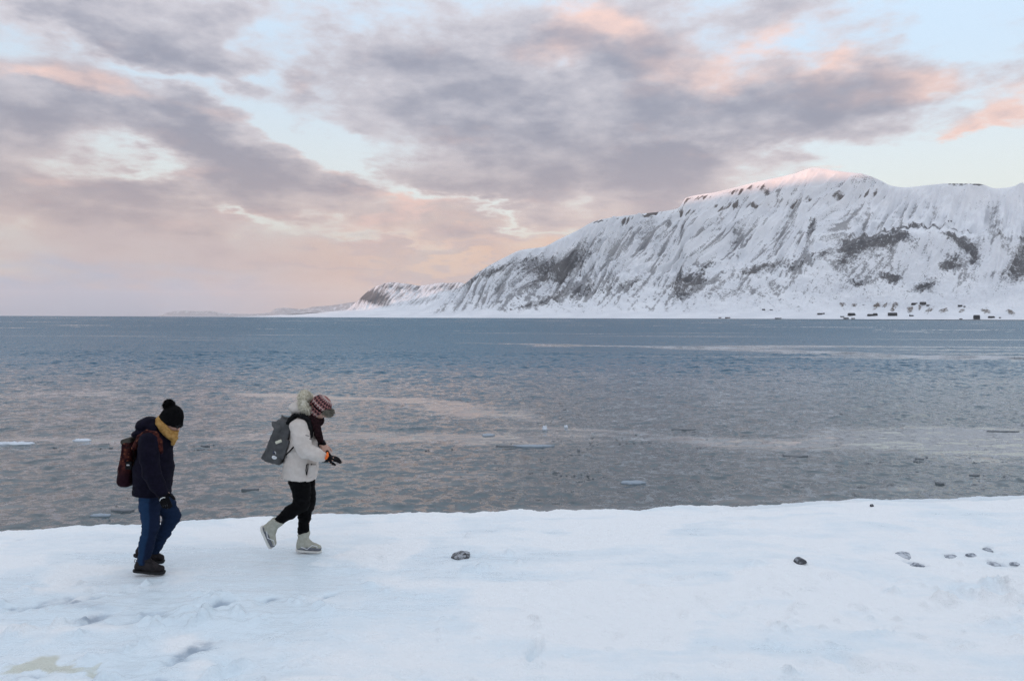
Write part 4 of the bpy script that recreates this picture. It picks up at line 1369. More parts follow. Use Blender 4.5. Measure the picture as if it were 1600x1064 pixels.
# ---------------------------------------------------------------- the walker in the navy parka
def walker_navy():
    base = on_level(235, 893.5)
    base.z = snow_z(base.x, base.y) - 0.012
    Y0 = base.y
    s = Y0 / F

    def P(px, py, dy=0.0):
        q = at(px, py, Y0 + dy) - Vector((base.x, base.y, 0))
        return Vector((q.x, dy, q.z - base.z))
    root = link('person', None, label='person in navy parka, black bobble hat, mustard scarf and blue trousers walking on the snow', category='person', loc=base, group='two walkers on the beach')
    lo, hi = (-0.42, -0.46, -0.05), (0.46, 0.46, 1.80)
    NY = 0.20
    # body
    f = Field(lo, hi, 0.0085)
    hp = P(268, 656)
    head(f, hp, R(34))
    f.cap(P(262, 668), P(250, 690), 0.058, 0.065, 0.02)
    f.cap(P(246, 700), P(240, 765), 0.12, 0.115, 0.03, 1.25)
    for sgn in (-1, 1):
        y = sgn * 0.17
        f.cap(P(238, 692, y), P(238, 735, sgn * 0.25), 0.05, 0.04, 0.02)
        f.cap(P(238, 735, sgn * 0.25), P(252, 766, sgn * 0.23), 0.038, 0.028, 0.02)
        hand(f, P(252, 767, sgn * 0.23), P(261, 789, sgn * 0.22) - P(252, 767, sgn * 0.23), (0.5, -sgn * -0.6, 0.2), 1 if sgn > 0 else -1, 0.35, 0.0085)
    f.chain([(P(237, 775, -0.09), 0.085), (P(237.5, 824, -0.10), 0.055), (P(226, 874, -0.10), 0.036), (P(248, 889, -0.10), 0.018)])
    f.chain([(P(247, 775, 0.09), 0.085), (P(269, 808, 0.09), 0.055), (P(243, 854, 0.09), 0.034), (P(246, 867, 0.09), 0.016)])
    part('body', f.mesh('walker_body'), M_SKIN, root)
    # trousers
    f = Field((-0.25, -0.32, 0.04), (0.42, 0.32, 0.95), 0.008)
    f.chain([(P(236, 768, -0.085), 0.102), (P(235.5, 790, -0.095), 0.094), (P(237, 822, -0.10), 0.076), (P(230.5, 850, -0.10), 0.066), (P(226, 878, -0.10), 0.058)], 0.03)
    f.chain([(P(247, 768, 0.085), 0.108), (P(259, 788, 0.09), 0.092), (P(270.5, 806, 0.09), 0.076), (P(257.5, 832, 0.09), 0.060), (P(243.5, 860, 0.09), 0.050)], 0.03)
    f.plane(P(226, 880.5, -0.1), (-0.1, 0, -1))
    me = f.mesh('walker_trousers', [(0.006, 6, 22), (0.003, 16, 50)], 2.0)
    V = f.V
    axx = np.interp(V[:, 2], [P(226, 872, -0.1).z, P(237, 823, -0.1).z, P(236, 775, -0.1).z], [P(226, 872, -0.1).x, P(237.5, 823, -0.1).x, P(238, 775, -0.1).x])
    pan = np.clip((V[:, 0] - axx - 0.012) / 0.012, 0, 1)
    pan = np.where(V[:, 1] < -0.01, pan, 0.75)
    add_attr(me, 'panel', pan)
    part('trousers', me, M_TROUSERS, root)
    # parka
    f = Field((-0.30, -0.42, 0.60), (0.40, 0.42, 1.56), 0.009)
    f.chain([(P(239, 772), 0.166), (P(241, 735), 0.168), (P(244, 702), 0.152)], 0.05, 1.22)
    f.cap(P(237, 690, -0.14), P(247, 688, 0.14), 0.105, 0.105, 0.05)
    f.cap(P(252, 690), P(257, 676), 0.11, 0.085, 0.04)
    f.plane(P(240, 779.5, -0.2), (-0.06, 0, -1))
    arm = [(P(233, 692, -0.19), 0.092), (P(234, 715, -0.245), 0.085), (P(238, 738, -0.265), 0.078), (P(246, 756, -0.255), 0.066), (P(253, 768, -0.245), 0.058)]
    f.chain(arm, 0.03)
    f.chain([(P(247, 692, 0.19), 0.092), (P(245, 715, 0.245), 0.085), (P(244, 738, 0.265), 0.078), (P(252, 766, 0.24), 0.058)], 0.03)
    pk = part('parka', f.mesh('navy_parka', [(0.005, 6, 14), (0.0025, 18, 36)], 1.0), M_NAVY, root)
    f = Field((-0.22, -0.25, 1.28), (0.16, 0.25, 1.58), 0.008)
    f.ell(P(231, 663), (0.098, 0.15, 0.072), R(-16), 0.02)
    f.ell(P(226, 675), (0.088, 0.17, 0.055), R(-14), 0.012)
    f.ell(P(246, 671), (0.07, 0.14, 0.075), R(20), 0.03)
    part('hood', f.mesh('navy_hood', [(0.006, 12, 22)], 3.0), M_NAVY, pk)
    part('zip_tag', merge_mesh('zip_tag', [tube([P(217.2, 757, -0.19), P(217.0, 761, -0.192)], 0.004)]), M_WHITE, pk)
    # hem cord and pocket seam in relief
    part('pocket_flap', smooth(merge_mesh('pocket_flap', [tube([P(226, 744, -0.205), P(231, 752, -0.225), P(238, 760, -0.225)], [0.008, 0.012, 0.006], 8, 0.5)])), M_NAVY, pk)
    # scarf
    f = Field(tuple(np.array(P(262, 668)) - 0.24), tuple(np.array(P(262, 668)) + 0.24), 0.006)
    e1 = P(276, 679) - P(251, 650)
    e1.y = 0
    f.ring(P(262, 665), e1, (0, 1, 0), 0.105, 0.098, 0.042, 0.022)
    f.ring(P(263, 671), e1 + Vector((0, 0.05, 0.02)), (0, 1, 0), 0.098, 0.098, 0.026, 0.022, 0.006)
    f.chain([(P(274, 677, -0.05), 0.026), (P(273.5, 684, -0.06), 0.028), (P(271, 693, -0.055), 0.020)], 0.01)
    part('scarf', f.mesh('mustard_scarf', [(0.004, 22, 30)], 4.0), M_MUSTARD, root)
    # hat and bobble
    f = Field(tuple(np.array(hp) - 0.22), tuple(np.array(hp) + 0.24), 0.006)
    hc = P(269.5, 652.5)
    up = Vector((math.sin(R(26)), 0, math.cos(R(26))))
    f.ell(hc, (0.108, 0.098, 0.108), R(26), 0)
    f.ell(hc + up * 0.045 + Vector((-0.012, 0, 0)), (0.085, 0.08, 0.085), R(26), 0.03)
    f.plane(hc - up * 0.040, -up)
    fwd = Vector((up.z, 0, -up.x))
    f.ring(hc - up * 0.028, fwd, (0, 1, 0), 0.100, 0.090, 0.030, 0.017, 0.008)
    hat = part('bobble_hat', f.mesh('black_hat', [(0.0025, 40, 40)], 5.0), M_BLACK_KNIT, root)
    bc = P(264.5, 632.3)
    f = Field(tuple(np.array(bc) - 0.1), tuple(np.array(bc) + 0.1), 0.005)
    f.ell(bc, (0.054, 0.052, 0.052), 0, 0)
    part('bobble', f.mesh('bobble', [(0.006, 45, 45)], 6.0), M_BLACK_KNIT, hat)
    rs = np.random.RandomState(3)
    nv = rs.normal(0, 1, (900, 3))
    nv /= np.linalg.norm(nv, axis=1)[:, None]
    part('bobble_yarn', strands('bobble_yarn', np.array(bc) + nv * 0.05, nv, 0.016, 0.0022, 5, 0.0, 0.4), M_BLACK_KNIT, hat)
    # spectacles
    prts = []
    rot = Matrix.Rotation(R(34), 3, 'Y')
    for sg in (-1, 1):
        c = hp + rot @ Vector((0.108, sg * 0.034, -0.004))
        prts.append(tube([c + rot @ Vector((0, 0.026 * math.cos(a), 0.021 * math.sin(a))) for a in np.linspace(0, 2 * math.pi, 17)], 0.0035, 6))
        prts.append(tube([hp + rot @ Vector((0.108, sg * 0.060, 0.004)), hp + rot @ Vector((0.05, sg * 0.080, 0.006)), hp + rot @ Vector((-0.01, sg * 0.084, 0.004))], 0.0032, 6))
        prts.append(([c + rot @ Vector((-0.001, 0.024 * math.cos(a), 0.019 * math.sin(a))) for a in np.linspace(0, 2 * math.pi, 17)[:-1]], [tuple(range(16))]))
    prts.append(tube([hp + rot @ Vector((0.109, -0.009, 0.002)), hp + rot @ Vector((0.109, 0.009, 0.002))], 0.003, 6))
    part('spectacles', merge_mesh('spectacles', prts), M_GLASS_F, root)
    # gloves
    for sgn in (-1, 1):
        w = P(253, 768, sgn * 0.245)
        d = P(261.5, 790, sgn * 0.235) - w
        f = Field(tuple(np.array(w) - 0.25), tuple(np.array(w) + 0.25), 0.005)
        f.cap(w - d.normalized() * 0.03, w + d.normalized() * 0.02, 0.050, 0.040, 0.01)
        hand(f, w + d.normalized() * 0.005, d, (0.6, 0.8 * -sgn * -1, 0.25), 1 if sgn > 0 else -1, 0.32, 0.0125, 1.05)
        gl = part('glove', f.mesh('black_glove'), M_GLOVE, root)
        if sgn < 0:
            for k_ in range(2):
                a = w + d * (0.10 + 0.42 * k_) + Vector((-0.014, -0.036, 0.008))
                part('glove_stripe', smooth(merge_mesh('glove_stripe', [tube([a + Vector((-0.012, 0.006, -0.018)), a + Vector((0.0, -0.004, 0.004)), a + Vector((0.024, -0.001, 0.016)), a + Vector((0.036, 0.010, 0.012))], 0.0042, 6)])), M_WHITE, gl)
            for k_ in range(3):
                a = w + d * 0.86 + Vector((-0.008 + 0.016 * k_, -0.038 + 0.004 * k_, -0.006 + 0.004 * k_))
                part('finger_print', smooth(merge_mesh('finger_print', [tube([a, a + d.normalized() * 0.02], 0.004, 6)])), M_DKGREY, gl)
    # shoes
    for (heel, toe, dy, lift) in (((218, 884.5), (251, 887.5), -0.10, 0), ((219.5, 861.5), (251, 870), 0.09, 1)):
        H, T = P(*heel, dy), P(*toe, dy)
        ax = (T - H).normalized()
        upv = Vector((-ax.z, 0, ax.x))
        ankle = H + ax * 0.045 + upv * 0.055
        f = Field(tuple(np.minimum(H, T) - 0.14), tuple(np.maximum(H, T) + 0.14), 0.005)
        f.cap(H + ax * 0.005, H + ax * 0.12, 0.042, 0.044, 0.02)
        f.cap(H + ax * 0.12, T + ax * 0.012 - upv * 0.006, 0.046, 0.034, 0.03, 1.15)
        f.cap(H + ax * 0.02 + upv * 0.03, ankle + upv * 0.028, 0.048, 0.052, 0.02)
        f.cap(ankle + upv * 0.012, H + ax * 0.14 + upv * 0.008, 0.046, 0.036, 0.03)
        f.plane(H - upv * 0.030, -upv)
        sh = part('shoe', f.mesh('dark_shoe', [(0.002, 30, 30)]), M_SHOE, root)
        f = Field(tuple(np.minimum(H, T) - 0.14), tuple(np.maximum(H, T) + 0.14), 0.005)
        f.cap(H - upv * 0.036, H + ax * 0.12 - upv * 0.036, 0.048, 0.046, 0.01)
        f.cap(H + ax * 0.12 - upv * 0.036, T + ax * 0.014 - upv * 0.028, 0.050, 0.044, 0.01, 1.1)
        f.plane(H - upv * 0.030, upv + ax * -0.03)
        f.plane(H - upv * 0.052, -upv)
        part('sole', f.mesh('dark_sole'), M_SOLE_D, sh)
        if not lift:
            part('heel_loop', smooth(merge_mesh('heel_loop', [tube([H + upv * 0.055 - ax * 0.022, H + upv * 0.064 - ax * 0.040, H + upv * 0.052 - ax * 0.046, H + upv * 0.032 - ax * 0.036], 0.0035, 6)])), M_FUR_G, sh)
            lace = []
            for k_ in range(4):
                q = ankle + ax * (0.045 + 0.017 * k_) - upv * (0.004 + 0.010 * k_)
                lace.append(tube([q + Vector((0, -0.03, 0)), q + upv * 0.007, q + Vector((0, 0.03, 0))], 0.003, 5))
            part('laces', merge_mesh('laces', lace), M_STRAP, sh)
    # ---- backpack, a thing of its own
    bag = link('backpack', None, label='maroon floral backpack worn by the walker in the navy parka', category='backpack', loc=base, group='backpacks of the walkers')
    f = Field((-0.42, -0.24, 0.72), (0.02, 0.24, 1.46), 0.008)
    tl = R(4)
    f.box(P(205.5, 722), (0.056, 0.14, 0.225), 0.045, tl, 0, 'add', 0.06)
    f.box(P(202, 735), (0.062, 0.115, 0.135), 0.040, tl, 0.02, 'add', 0.04)
    part('main_bag', f.mesh('floral_bag', [(0.004, 9, 12)], 8.0), M_CAMO, bag)
    f = Field((-0.42, -0.24, 0.9), (0.12, 0.24, 1.5), 0.008)
    f.box(P(206, 687), (0.052, 0.12, 0.028), 0.024, R(-12))
    part('top_lid', f.mesh('bag_lid', [(0.003, 12, 12)], 2.0), cloth('taupe_lid_cloth', (0.045, 0.040, 0.034), (0.07, 0.062, 0.052)), bag)
    part('zip', smooth(merge_mesh('bag_zip', [tube([P(197, 700, -0.138), P(207, 698, -0.143), P(211, 712, -0.143), P(209.5, 748, -0.140)], 0.004, 6)])), M_STRAP, bag)
    part('zip_pull', smooth(merge_mesh('bag_zip_pull', [tube([P(195.5, 700, -0.128), P(194.3, 707, -0.128)], 0.004, 6)])), M_DKGREY, bag)
    lb = P(202, 727, -0.134)
    f = Field(tuple(np.array(lb) - 0.06), tuple(np.array(lb) + 0.06), 0.004)
    f.box(lb, (0.030, 0.010, 0.038), 0.006, tl)
    tag_ = part('label_patch', f.mesh('label_patch'), M_STRAP, bag)
    wr = []
    for k_ in range(4):
        a = lb + Vector((-0.012 + 0.007 * k_, -0.0115, 0.004))
        wr.append(tube([a + Vector((0, 0, 0.006)), a + Vector((0.001, 0, -0.005))], 0.0022, 5))
        wr.append(tube([a + Vector((-0.002, 0, 0.006 - 0.004 * (k_ % 2))), a + Vector((0.004, 0, 0.006 - 0.004 * (k_ % 2)))], 0.0018, 5))
    part('lettering', merge_mesh('label_lettering', wr), M_WHITE, tag_)
    for sg in (-1, 1):
        f = Field((-0.25, -0.42, 1.0), (0.3, 0.42, 1.5), 0.006)
        q = 0 if sg < 0 else 9
        f.chain([(P(210, 700, sg * 0.12), 0.024), (P(219 + q * .4, 683, sg * 0.165), 0.025), (P(230 + q * .6, 675.5, sg * 0.175), 0.026), (P(243 + q * .4, 678, sg * 0.165), 0.026), (P(250, 690, sg * 0.175), 0.024), (P(252, 706, sg * 0.19), 0.022)], 0.012, 1.2)
        part('shoulder_strap', f.mesh('bag_strap'), M_CAMO, bag)
    return root


# ---------------------------------------------------------------- the walker in the ivory parka
def walker_ivory():
    base = on_level(483, 861.5)
    base.z = snow_z(base.x, base.y) - 0.012
    Y0 = base.y

    def P(px, py, dy=0.0):
        q = at(px, py, Y0 + dy) - Vector((base.x, base.y, 0))
        return Vector((q.x, dy, q.z - base.z))
    root = link('person', None, label='person in ivory parka, patterned knit hat and black trousers looking down at their gloved hand', category='person', loc=base, group='two walkers on the beach')
    c0 = -0.08                                    # the body's middle plane
    hp = P(500.5, 636, c0)
    f = Field((-0.60, -0.52, -0.02), (0.42, 0.36, 1.76), 0.0085)
    head(f, hp, R(42))
    f.cap(P(495, 648, c0), P(482, 664, c0), 0.058, 0.065, 0.02)
    f.cap(P(477, 676, c0), P(473, 732, c0), 0.11, 0.105, 0.03, 1.25)
    f.chain([(P(470, 668, c0 - 0.17), 0.05), (P(477, 703, c0 - 0.24), 0.04), (P(507, 714.5, c0 - 0.18), 0.027)])
    f.chain([(P(480, 668, c0 + 0.17), 0.05), (P(488, 702, c0 + 0.20), 0.04), (P(503.5, 692.5, c0 + 0.02), 0.028)])
    w = P(504, 693.5, c0 + 0.01)
    hand(f, w, P(513, 708, c0 - 0.12) - w, (0.35, -0.5, -0.6), 1, 0.35, 0.0095, 1.05, 0.1, 0.006)
    w = P(509, 714.5, c0 - 0.18)
    hand(f, w, P(523, 716.5, c0 - 0.16) - w, (0, 0.3, -0.9), -1, 0.30, 0.0085)
    f.chain([(P(475, 756, c0 + 0.08), 0.085), (P(481.5, 788, 0.0), 0.052), (P(475.5, 843, 0.0), 0.036), (P(490, 857, 0.0), 0.018)])
    f.chain([(P(471, 756, c0 - 0.08), 0.085), (P(471, 789, c0 - 0.09), 0.052), (P(430, 820, c0 - 0.09), 0.036), (P(424, 838, c0 - 0.09), 0.018)])
    part('body', f.mesh('walker_body'), M_SKIN, root)
    # trousers
    f = Field((-0.42, -0.40, 0.10), (0.26, 0.26, 0.90), 0.008)
    f.chain([(P(476.5, 750, c0 + 0.085), 0.110), (P(480.5, 770, c0 + 0.085), 0.092), (P(481.5, 786, 0.0), 0.080), (P(477, 806, 0.0), 0.064), (P(475.5, 828, 0.0), 0.057), (P(475.5, 840, 0.0), 0.044)], 0.025)
    f.chain([(P(468.5, 750, c0 - 0.085), 0.112), (P(473, 772, c0 - 0.085), 0.092), (P(472.5, 787, c0 - 0.09), 0.078), (P(452, 802, c0 - 0.09), 0.066), (P(433, 816.5, c0 - 0.09), 0.046)], 0.025)
    me = f.mesh('black_trousers', [(0.006, 7, 20), (0.003, 18, 45)], 3.0)
    part('trousers', me, M_BLACK, root)
    # parka
    f = Field((-0.34, -0.52, 0.60), (0.34, 0.36, 1.50), 0.009)
    f.chain([(P(468.5, 752, c0), 0.176), (P(471, 728, c0), 0.166), (P(474, 700, c0), 0.150), (P(475, 674, c0), 0.136)], 0.05, 1.22)
    f.cap(P(469, 668, c0 - 0.14), P(480, 668, c0 + 0.14), 0.095, 0.095, 0.05)
    f.cap(P(478, 664, c0), P(486, 655, c0), 0.09, 0.075, 0.04)
    f.plane(P(468, 753, c0 - 0.2), (-0.13, 0, -1))
    f.chain([(P(468, 669, c0 - 0.19), 0.094), (P(472, 688, c0 - 0.235), 0.086), (P(477.5, 703, c0 - 0.245), 0.080), (P(493, 709.5, c0 - 0.225), 0.066), (P(506, 714, c0 - 0.19), 0.053)], 0.03)
    f.chain([(P(481, 669, c0 + 0.19), 0.094), (P(485, 690, c0 + 0.225), 0.082), (P(488, 702, c0 + 0.21), 0.074), (P(500, 694, c0 + 0.06), 0.050)], 0.03)
    pk = part('parka', f.mesh('ivory_parka', [(0.006, 6, 13), (0.003, 18, 34)], 11.0), M_PARKA, root)
    # hood and its fur
    f = Field((-0.30, -0.40, 1.30), (0.16, 0.26, 1.66), 0.008)
    f.ell(P(463.5, 636.5, c0), (0.075, 0.125, 0.062), R(-18), 0.02)
    f.ell(P(470, 638, c0), (0.085, 0.135, 0.070), R(-25), 0.03)
    f.ell(P(478, 650, c0), (0.08, 0.125, 0.055), R(15), 0.03)
    hd = part('hood', f.mesh('ivory_hood', [(0.005, 12, 18)], 13.0), M_PARKA, pk)
    f = Field((-0.22, -0.40, 1.30), (0.20, 0.26, 1.74), 0.007)
    fc = P(480, 629, c0)
    e1 = (P(486, 643, c0) - P(477, 613.5, c0))
    f.ring(fc, e1, (0, 1, 0), 0.092, 0.135, 0.034, 0.030)
    part('fur_trim', f.mesh('fur_trim', [(0.010, 22, 22), (0.005, 50, 50)], 2.0), M_FUR_P, hd)
    Vf = f.V
    rs = np.random.RandomState(9)
    pick = rs.choice(len(Vf), 2600)
    nn = Vf[pick] - np.array(fc)
    e1n = np.array(e1.normalized())
    cen = np.stack([nn @ e1n, nn[:, 1]], 1)
    ang = np.arctan2(cen[:, 1] / 0.135, cen[:, 0] / 0.092)
    cp = np.array(fc) + np.outer(np.cos(ang) * 0.092, e1n) + np.outer(np.sin(ang) * 0.135, [0, 1, 0])
    nrm = Vf[pick] - cp
    nrm /= np.linalg.norm(nrm, axis=1)[:, None] + 1e-9
    part('fur', strands('fur', Vf[pick], nrm, 0.034, 0.0022, 12, 0.2, 0.45), M_FUR_P, hd)
    # pocket, zip loop, sleeve seams
    f = Field((-0.1, -0.46, 0.6), (0.25, -0.1, 1.0), 0.006)
    f.box(P(488.5, 735, c0 - 0.165), (0.050, 0.020, 0.066), 0.012, R(-2))
    po = part('cargo_pocket', f.mesh('cargo_pocket', [(0.002, 20, 20)]), M_PARKA, pk)
    part('zip_cord', smooth(merge_mesh('zip_cord', [tube([P(480, 742, c0 - 0.212), P(479, 735, c0 - 0.216), P(480, 726, c0 - 0.214), P(482.3, 724, c0 - 0.212), P(481.8, 733, c0 - 0.216), P(480.2, 742, c0 - 0.212)], 0.0055, 6)])), M_STRAP, pk)
    part('press_stud', smooth(merge_mesh('press_stud', [tube([P(487.6, 725.5, c0 - 0.186), P(487.6, 725.5, c0 - 0.196)], 0.007, 8)])), M_STRAP, po)
    for (a, b_) in (((478, 680), (484, 681)), ((484.5, 686), (489, 686.5))):
        part('sleeve_seam', smooth(merge_mesh('sleeve_seam', [tube([P(*a, c0 - 0.318), P((a[0] + b_[0]) / 2, (a[1] + b_[1]) / 2, c0 - 0.312), P(*b_, c0 - 0.296)], 0.004, 6)])), M_BAG_G, pk)
    # scarf
    f = Field((-0.1, -0.42, 1.0), (0.30, 0.2, 1.50), 0.006)
    f.ring(P(490.5, 653, c0), (0.8, 0, -0.45), (0, 1, 0), 0.088, 0.105, 0.044, 0.032)
    f.chain([(P(490, 657, c0 - 0.12), 0.038), (P(495, 668, c0 - 0.14), 0.040), (P(498.5, 678, c0 - 0.14), 0.038), (P(501.5, 688, c0 - 0.12), 0.032)], 0.012)
    f.chain([(P(492.5, 656, c0 - 0.02), 0.040), (P(496, 670, c0 - 0.04), 0.040), (P(498, 682, c0 - 0.05), 0.036)], 0.012)
    part('scarf', f.mesh('maroon_scarf', [(0.004, 25, 25)], 6.0), M_MAROON, root)
    # knit hat with ear flaps and fur peak
    f = Field(tuple(np.array(hp) - 0.24), tuple(np.array(hp) + 0.24), 0.006)
    tl = R(42)
    rot = Matrix.Rotation(tl, 3, 'Y')
    L = lambda x, y, z: hp + rot @ Vector((x, y, z))
    f.ell(L(-0.004, 0, 0.030), (0.112, 0.094, 0.098), tl, 0)
    f.plane(L(0, 0, 0.000), rot @ Vector((0, 0, -1)))
    for sg in (-1, 1):
        f.ell(L(0.004, sg * 0.078, -0.036), (0.060, 0.020, 0.078), tl, 0.012)
    f.ell(L(-0.085, 0, -0.01), (0.028, 0.07, 0.055), tl, 0.015)
    me = f.mesh('patterned_hat', [(0.002, 40, 40)], 7.0)
    loc = (f.V - np.array(hp)) @ np.array(rot)
    add_attr(me, 'ku', np.arctan2(loc[:, 1], loc[:, 0]) / (2 * math.pi) * 18)
    add_attr(me, 'kv', loc[:, 2] / 0.030)
    hat = part('knit_hat', me, M_PATTERN, root)
    f = Field(tuple(np.array(hp) - 0.24), tuple(np.array(hp) + 0.24), 0.006)
    f.chain([(L(0.085, -0.065, 0.018), 0.020), (L(0.112, -0.03, 0.030), 0.026), (L(0.112, 0.03, 0.030), 0.026), (L(0.085, 0.065, 0.018), 0.020)], 0.01)
    part('fur_peak', f.mesh('fur_peak', [(0.006, 40, 40)], 3.0), M_FUR_G, hat)
    pick = rs.choice(len(f.V), 1300)
    axis = np.array(L(0.092, 0, 0.026))
    nn = f.V[pick] - axis
    nn[:, 1] *= 0.15
    nn /= np.linalg.norm(nn, axis=1)[:, None] + 1e-9
    part('fur', strands('peak_fur', f.V[pick], nn, 0.026, 0.002, 14, 0.1, 0.45), M_FUR_G, hat)
    part('hat_band', smooth(merge_mesh('hat_band', [tube([L(-0.060, -0.080, -0.004), L(-0.02, -0.099, -0.008), L(0.03, -0.094, -0.006), L(0.075, -0.062, -0.002)], [0.014, 0.019, 0.019, 0.014], 8, 0.4)])), M_BLACK, hat)
    # wrist band, glove with its orange cuff
    w = P(504, 694, c0 + 0.01)
    d = (P(513, 708, c0 - 0.12) - w).normalized()
    f = Field(tuple(np.array(w) - 0.1), tuple(np.array(w) + 0.1), 0.005)
    f.cap(w - d * 0.022, w + d * 0.016, 0.044, 0.041, 0.0)
    part('cuff', f.mesh('black_cuff'), M_GLOVE, root)
    w = P(508.5, 714.5, c0 - 0.185)
    d = P(523, 716.5, c0 - 0.16) - w
    dn = d.normalized()
    f = Field(tuple(np.array(w) - 0.26), tuple(np.array(w) + 0.26), 0.005)
    f.cap(w - dn * 0.012, w + dn * 0.03, 0.054, 0.046, 0.01)
    hand(f, w + dn * 0.012, d, (0.0, 0.35, -0.9), -1, 0.22, 0.0125, 0.98, 0.3)
    f.cap(w + dn * 0.03, P(512.5, 706, c0 - 0.17), 0.03, 0.018, 0.01)
    gl = part('glove', f.mesh('black_glove', [(0.002, 40, 40)]), M_GLOVE, root)
    f = Field(tuple(np.array(w) - 0.1), tuple(np.array(w) + 0.1), 0.004)
    q = P(511.5, 713, c0 - 0.238)
    f.chain([(q + Vector((0.004, 0.010, 0.036)), 0.010), (q + Vector((0.006, -0.002, 0.008)), 0.014), (q + Vector((-0.006, 0.002, -0.018)), 0.012), (q + Vector((-0.02, 0.010, -0.028)), 0.008)], 0.006)
    part('orange_panel', f.mesh('orange_panel'), M_ORANGE, gl)
    # boots
    def boot(heel, toe, ankle, shaft_top, dy, upward):
        H, T = P(*heel, dy), P(*toe, dy)
        ax = (T - H).normalized()
        upv = Vector((-ax.z, 0, ax.x))
        A, S_ = P(*ankle, dy), P(*shaft_top, dy)
        lo_ = np.min([H, T, A, S_], 0) - 0.13
        hi_ = np.max([H, T, A, S_], 0) + 0.13
        f = Field(tuple(lo_), tuple(hi_), 0.005)
        f.cap(A, S_, 0.052, 0.064, 0.02)
        f.cap(H + upv * 0.012, A, 0.050, 0.056, 0.02)
        f.cap(H + upv * 0.006, T + upv * 0.004, 0.047, 0.034, 0.03, 1.1)
        f.cap(A, T - ax * 0.05 + upv * 0.010, 0.05, 0.034, 0.03)
        f.plane(H - upv * 0.030, -upv)
        sv = (S_ - A).normalized()
        f.plane(S_ + sv * 0.005, sv + ax * -0.45)
        b_ = part('boot', f.mesh('grey_boot', [(0.0025, 25, 25)]), M_BOOT, root)
        f = Field(tuple(lo_), tuple(hi_), 0.005)
        f.cap(H + upv * 0.002, T + upv * 0.002, 0.053, 0.040, 0.02, 1.08)
        f.cap(H + upv * 0.004 + ax * 0.10, T - ax * 0.03 + upv * 0.010, 0.050, 0.038, 0.02, 1.08)
        f.plane(H + upv * 0.020, upv + ax * 0.06)
        f.plane(H - upv * 0.030, -upv)
        part('overlay', f.mesh('slate_overlay'), M_BOOT_D, b_)
        f = Field(tuple(lo_), tuple(hi_), 0.005)
        f.cap(H - upv * 0.034, T - upv * 0.028, 0.058, 0.047, 0.02, 1.02)
        f.plane(H - upv * 0.022, upv)
        f.plane(H - upv * 0.048, -upv)
        part('sole', f.mesh('white_sole'), M_SOLE_W, b_)
        mid_ = H + ax * 0.075 + upv * 0.006
        piping = [tube([H - ax * 0.035 + upv * 0.035 + Vector((0, -0.040, 0)), H + ax * 0.015 + upv * 0.012 + Vector((0, -0.058, 0)), mid_ - upv * 0.012 + Vector((0, -0.057, 0)),
                        mid_ + ax * 0.05 + upv * 0.034 + Vector((0, -0.050, 0)), mid_ + ax * 0.10 + upv * 0.022 + Vector((0, -0.042, 0)), T - upv * 0.0 + Vector((0, -0.036, 0))], 0.0042, 6)]
        part('piping', smooth(merge_mesh('boot_piping', piping)), M_WHITE, b_)
    boot((472.5, 853.5), (498, 856), (475, 846), (476, 832), 0.0, True)
    boot((418.5, 827), (427.5, 848.5), (426, 822.5), (436, 813), c0 - 0.09, False)
    # ---- backpack
    bag = link('backpack', None, label='grey canvas backpack with folded top corners worn by the walker in the ivory parka', category='backpack', loc=base, group='backpacks of the walkers')
    f = Field((-0.56, -0.34, 0.88), (0.0, 0.18, 1.56), 0.008)
    tl = R(17)
    f.box(P(441.5, 688, c0), (0.088, 0.150, 0.225), 0.022, tl, 0, 'add', 0.03)
    f.box(P(431, 703, c0), (0.074, 0.128, 0.110), 0.018, R(24), 0.015, 'add', 0.06)
    part('main_bag', f.mesh('grey_bag', [(0.006, 8, 10), (0.003, 20, 20)], 4.0), M_BAG_G, bag)
    for (a, b_, dyy) in (((437, 668), (426.5, 659.5), -0.10), ((446, 662), (441.5, 649.5), 0.05)):
        f = Field((-0.56, -0.34, 1.1), (0.0, 0.24, 1.6), 0.006)
        f.chain([(P(*a, c0 + dyy), 0.055), (P((a[0] + b_[0]) / 2, (a[1] + b_[1]) / 2, c0 + dyy), 0.036), (P(*b_, c0 + dyy), 0.010)], 0.01, 1.3)
        part('roll_top_corner', f.mesh('roll_top_corner', [(0.003, 16, 16)]), M_BAG_G, bag)
    f = Field((-0.56, -0.34, 0.9), (0.0, 0.24, 1.4), 0.006)
    f.box(P(440.5, 700, c0 - 0.150), (0.060, 0.014, 0.105), 0.012, R(20))
    sp = part('side_pocket', f.mesh('side_pocket', [(0.003, 12, 12)]), M_BAG_G, bag)
    q = P(436, 690, c0 - 0.168)
    f = Field(tuple(np.array(q) - 0.07), tuple(np.array(q) + 0.07), 0.004)
    f.box(q, (0.034, 0.007, 0.015), 0.004, R(-22))
    part('paper_tag', f.mesh('paper_tag'), plain('cream_paper', (0.62, 0.60, 0.48), 0.7), bag)
    q = P(429.6, 714.3, c0 - 0.152)
    f = Field(tuple(np.array(q) - 0.06), tuple(np.array(q) + 0.06), 0.004)
    f.ell(q, (0.027, 0.012, 0.022), 0.2, 0)
    bd = part('round_badge', f.mesh('round_badge'), M_WHITE, bag)
    q2 = P(431, 707, c0 - 0.150)
    f = Field(tuple(np.array(q2) - 0.06), tuple(np.array(q2) + 0.06), 0.004)
    f.ell(q2, (0.026, 0.012, 0.024), 0.2, 0)
    nb = part('navy_badge', f.mesh('navy_badge'), plain('navy_enamel', (0.02, 0.03, 0.07), 0.4), bag)
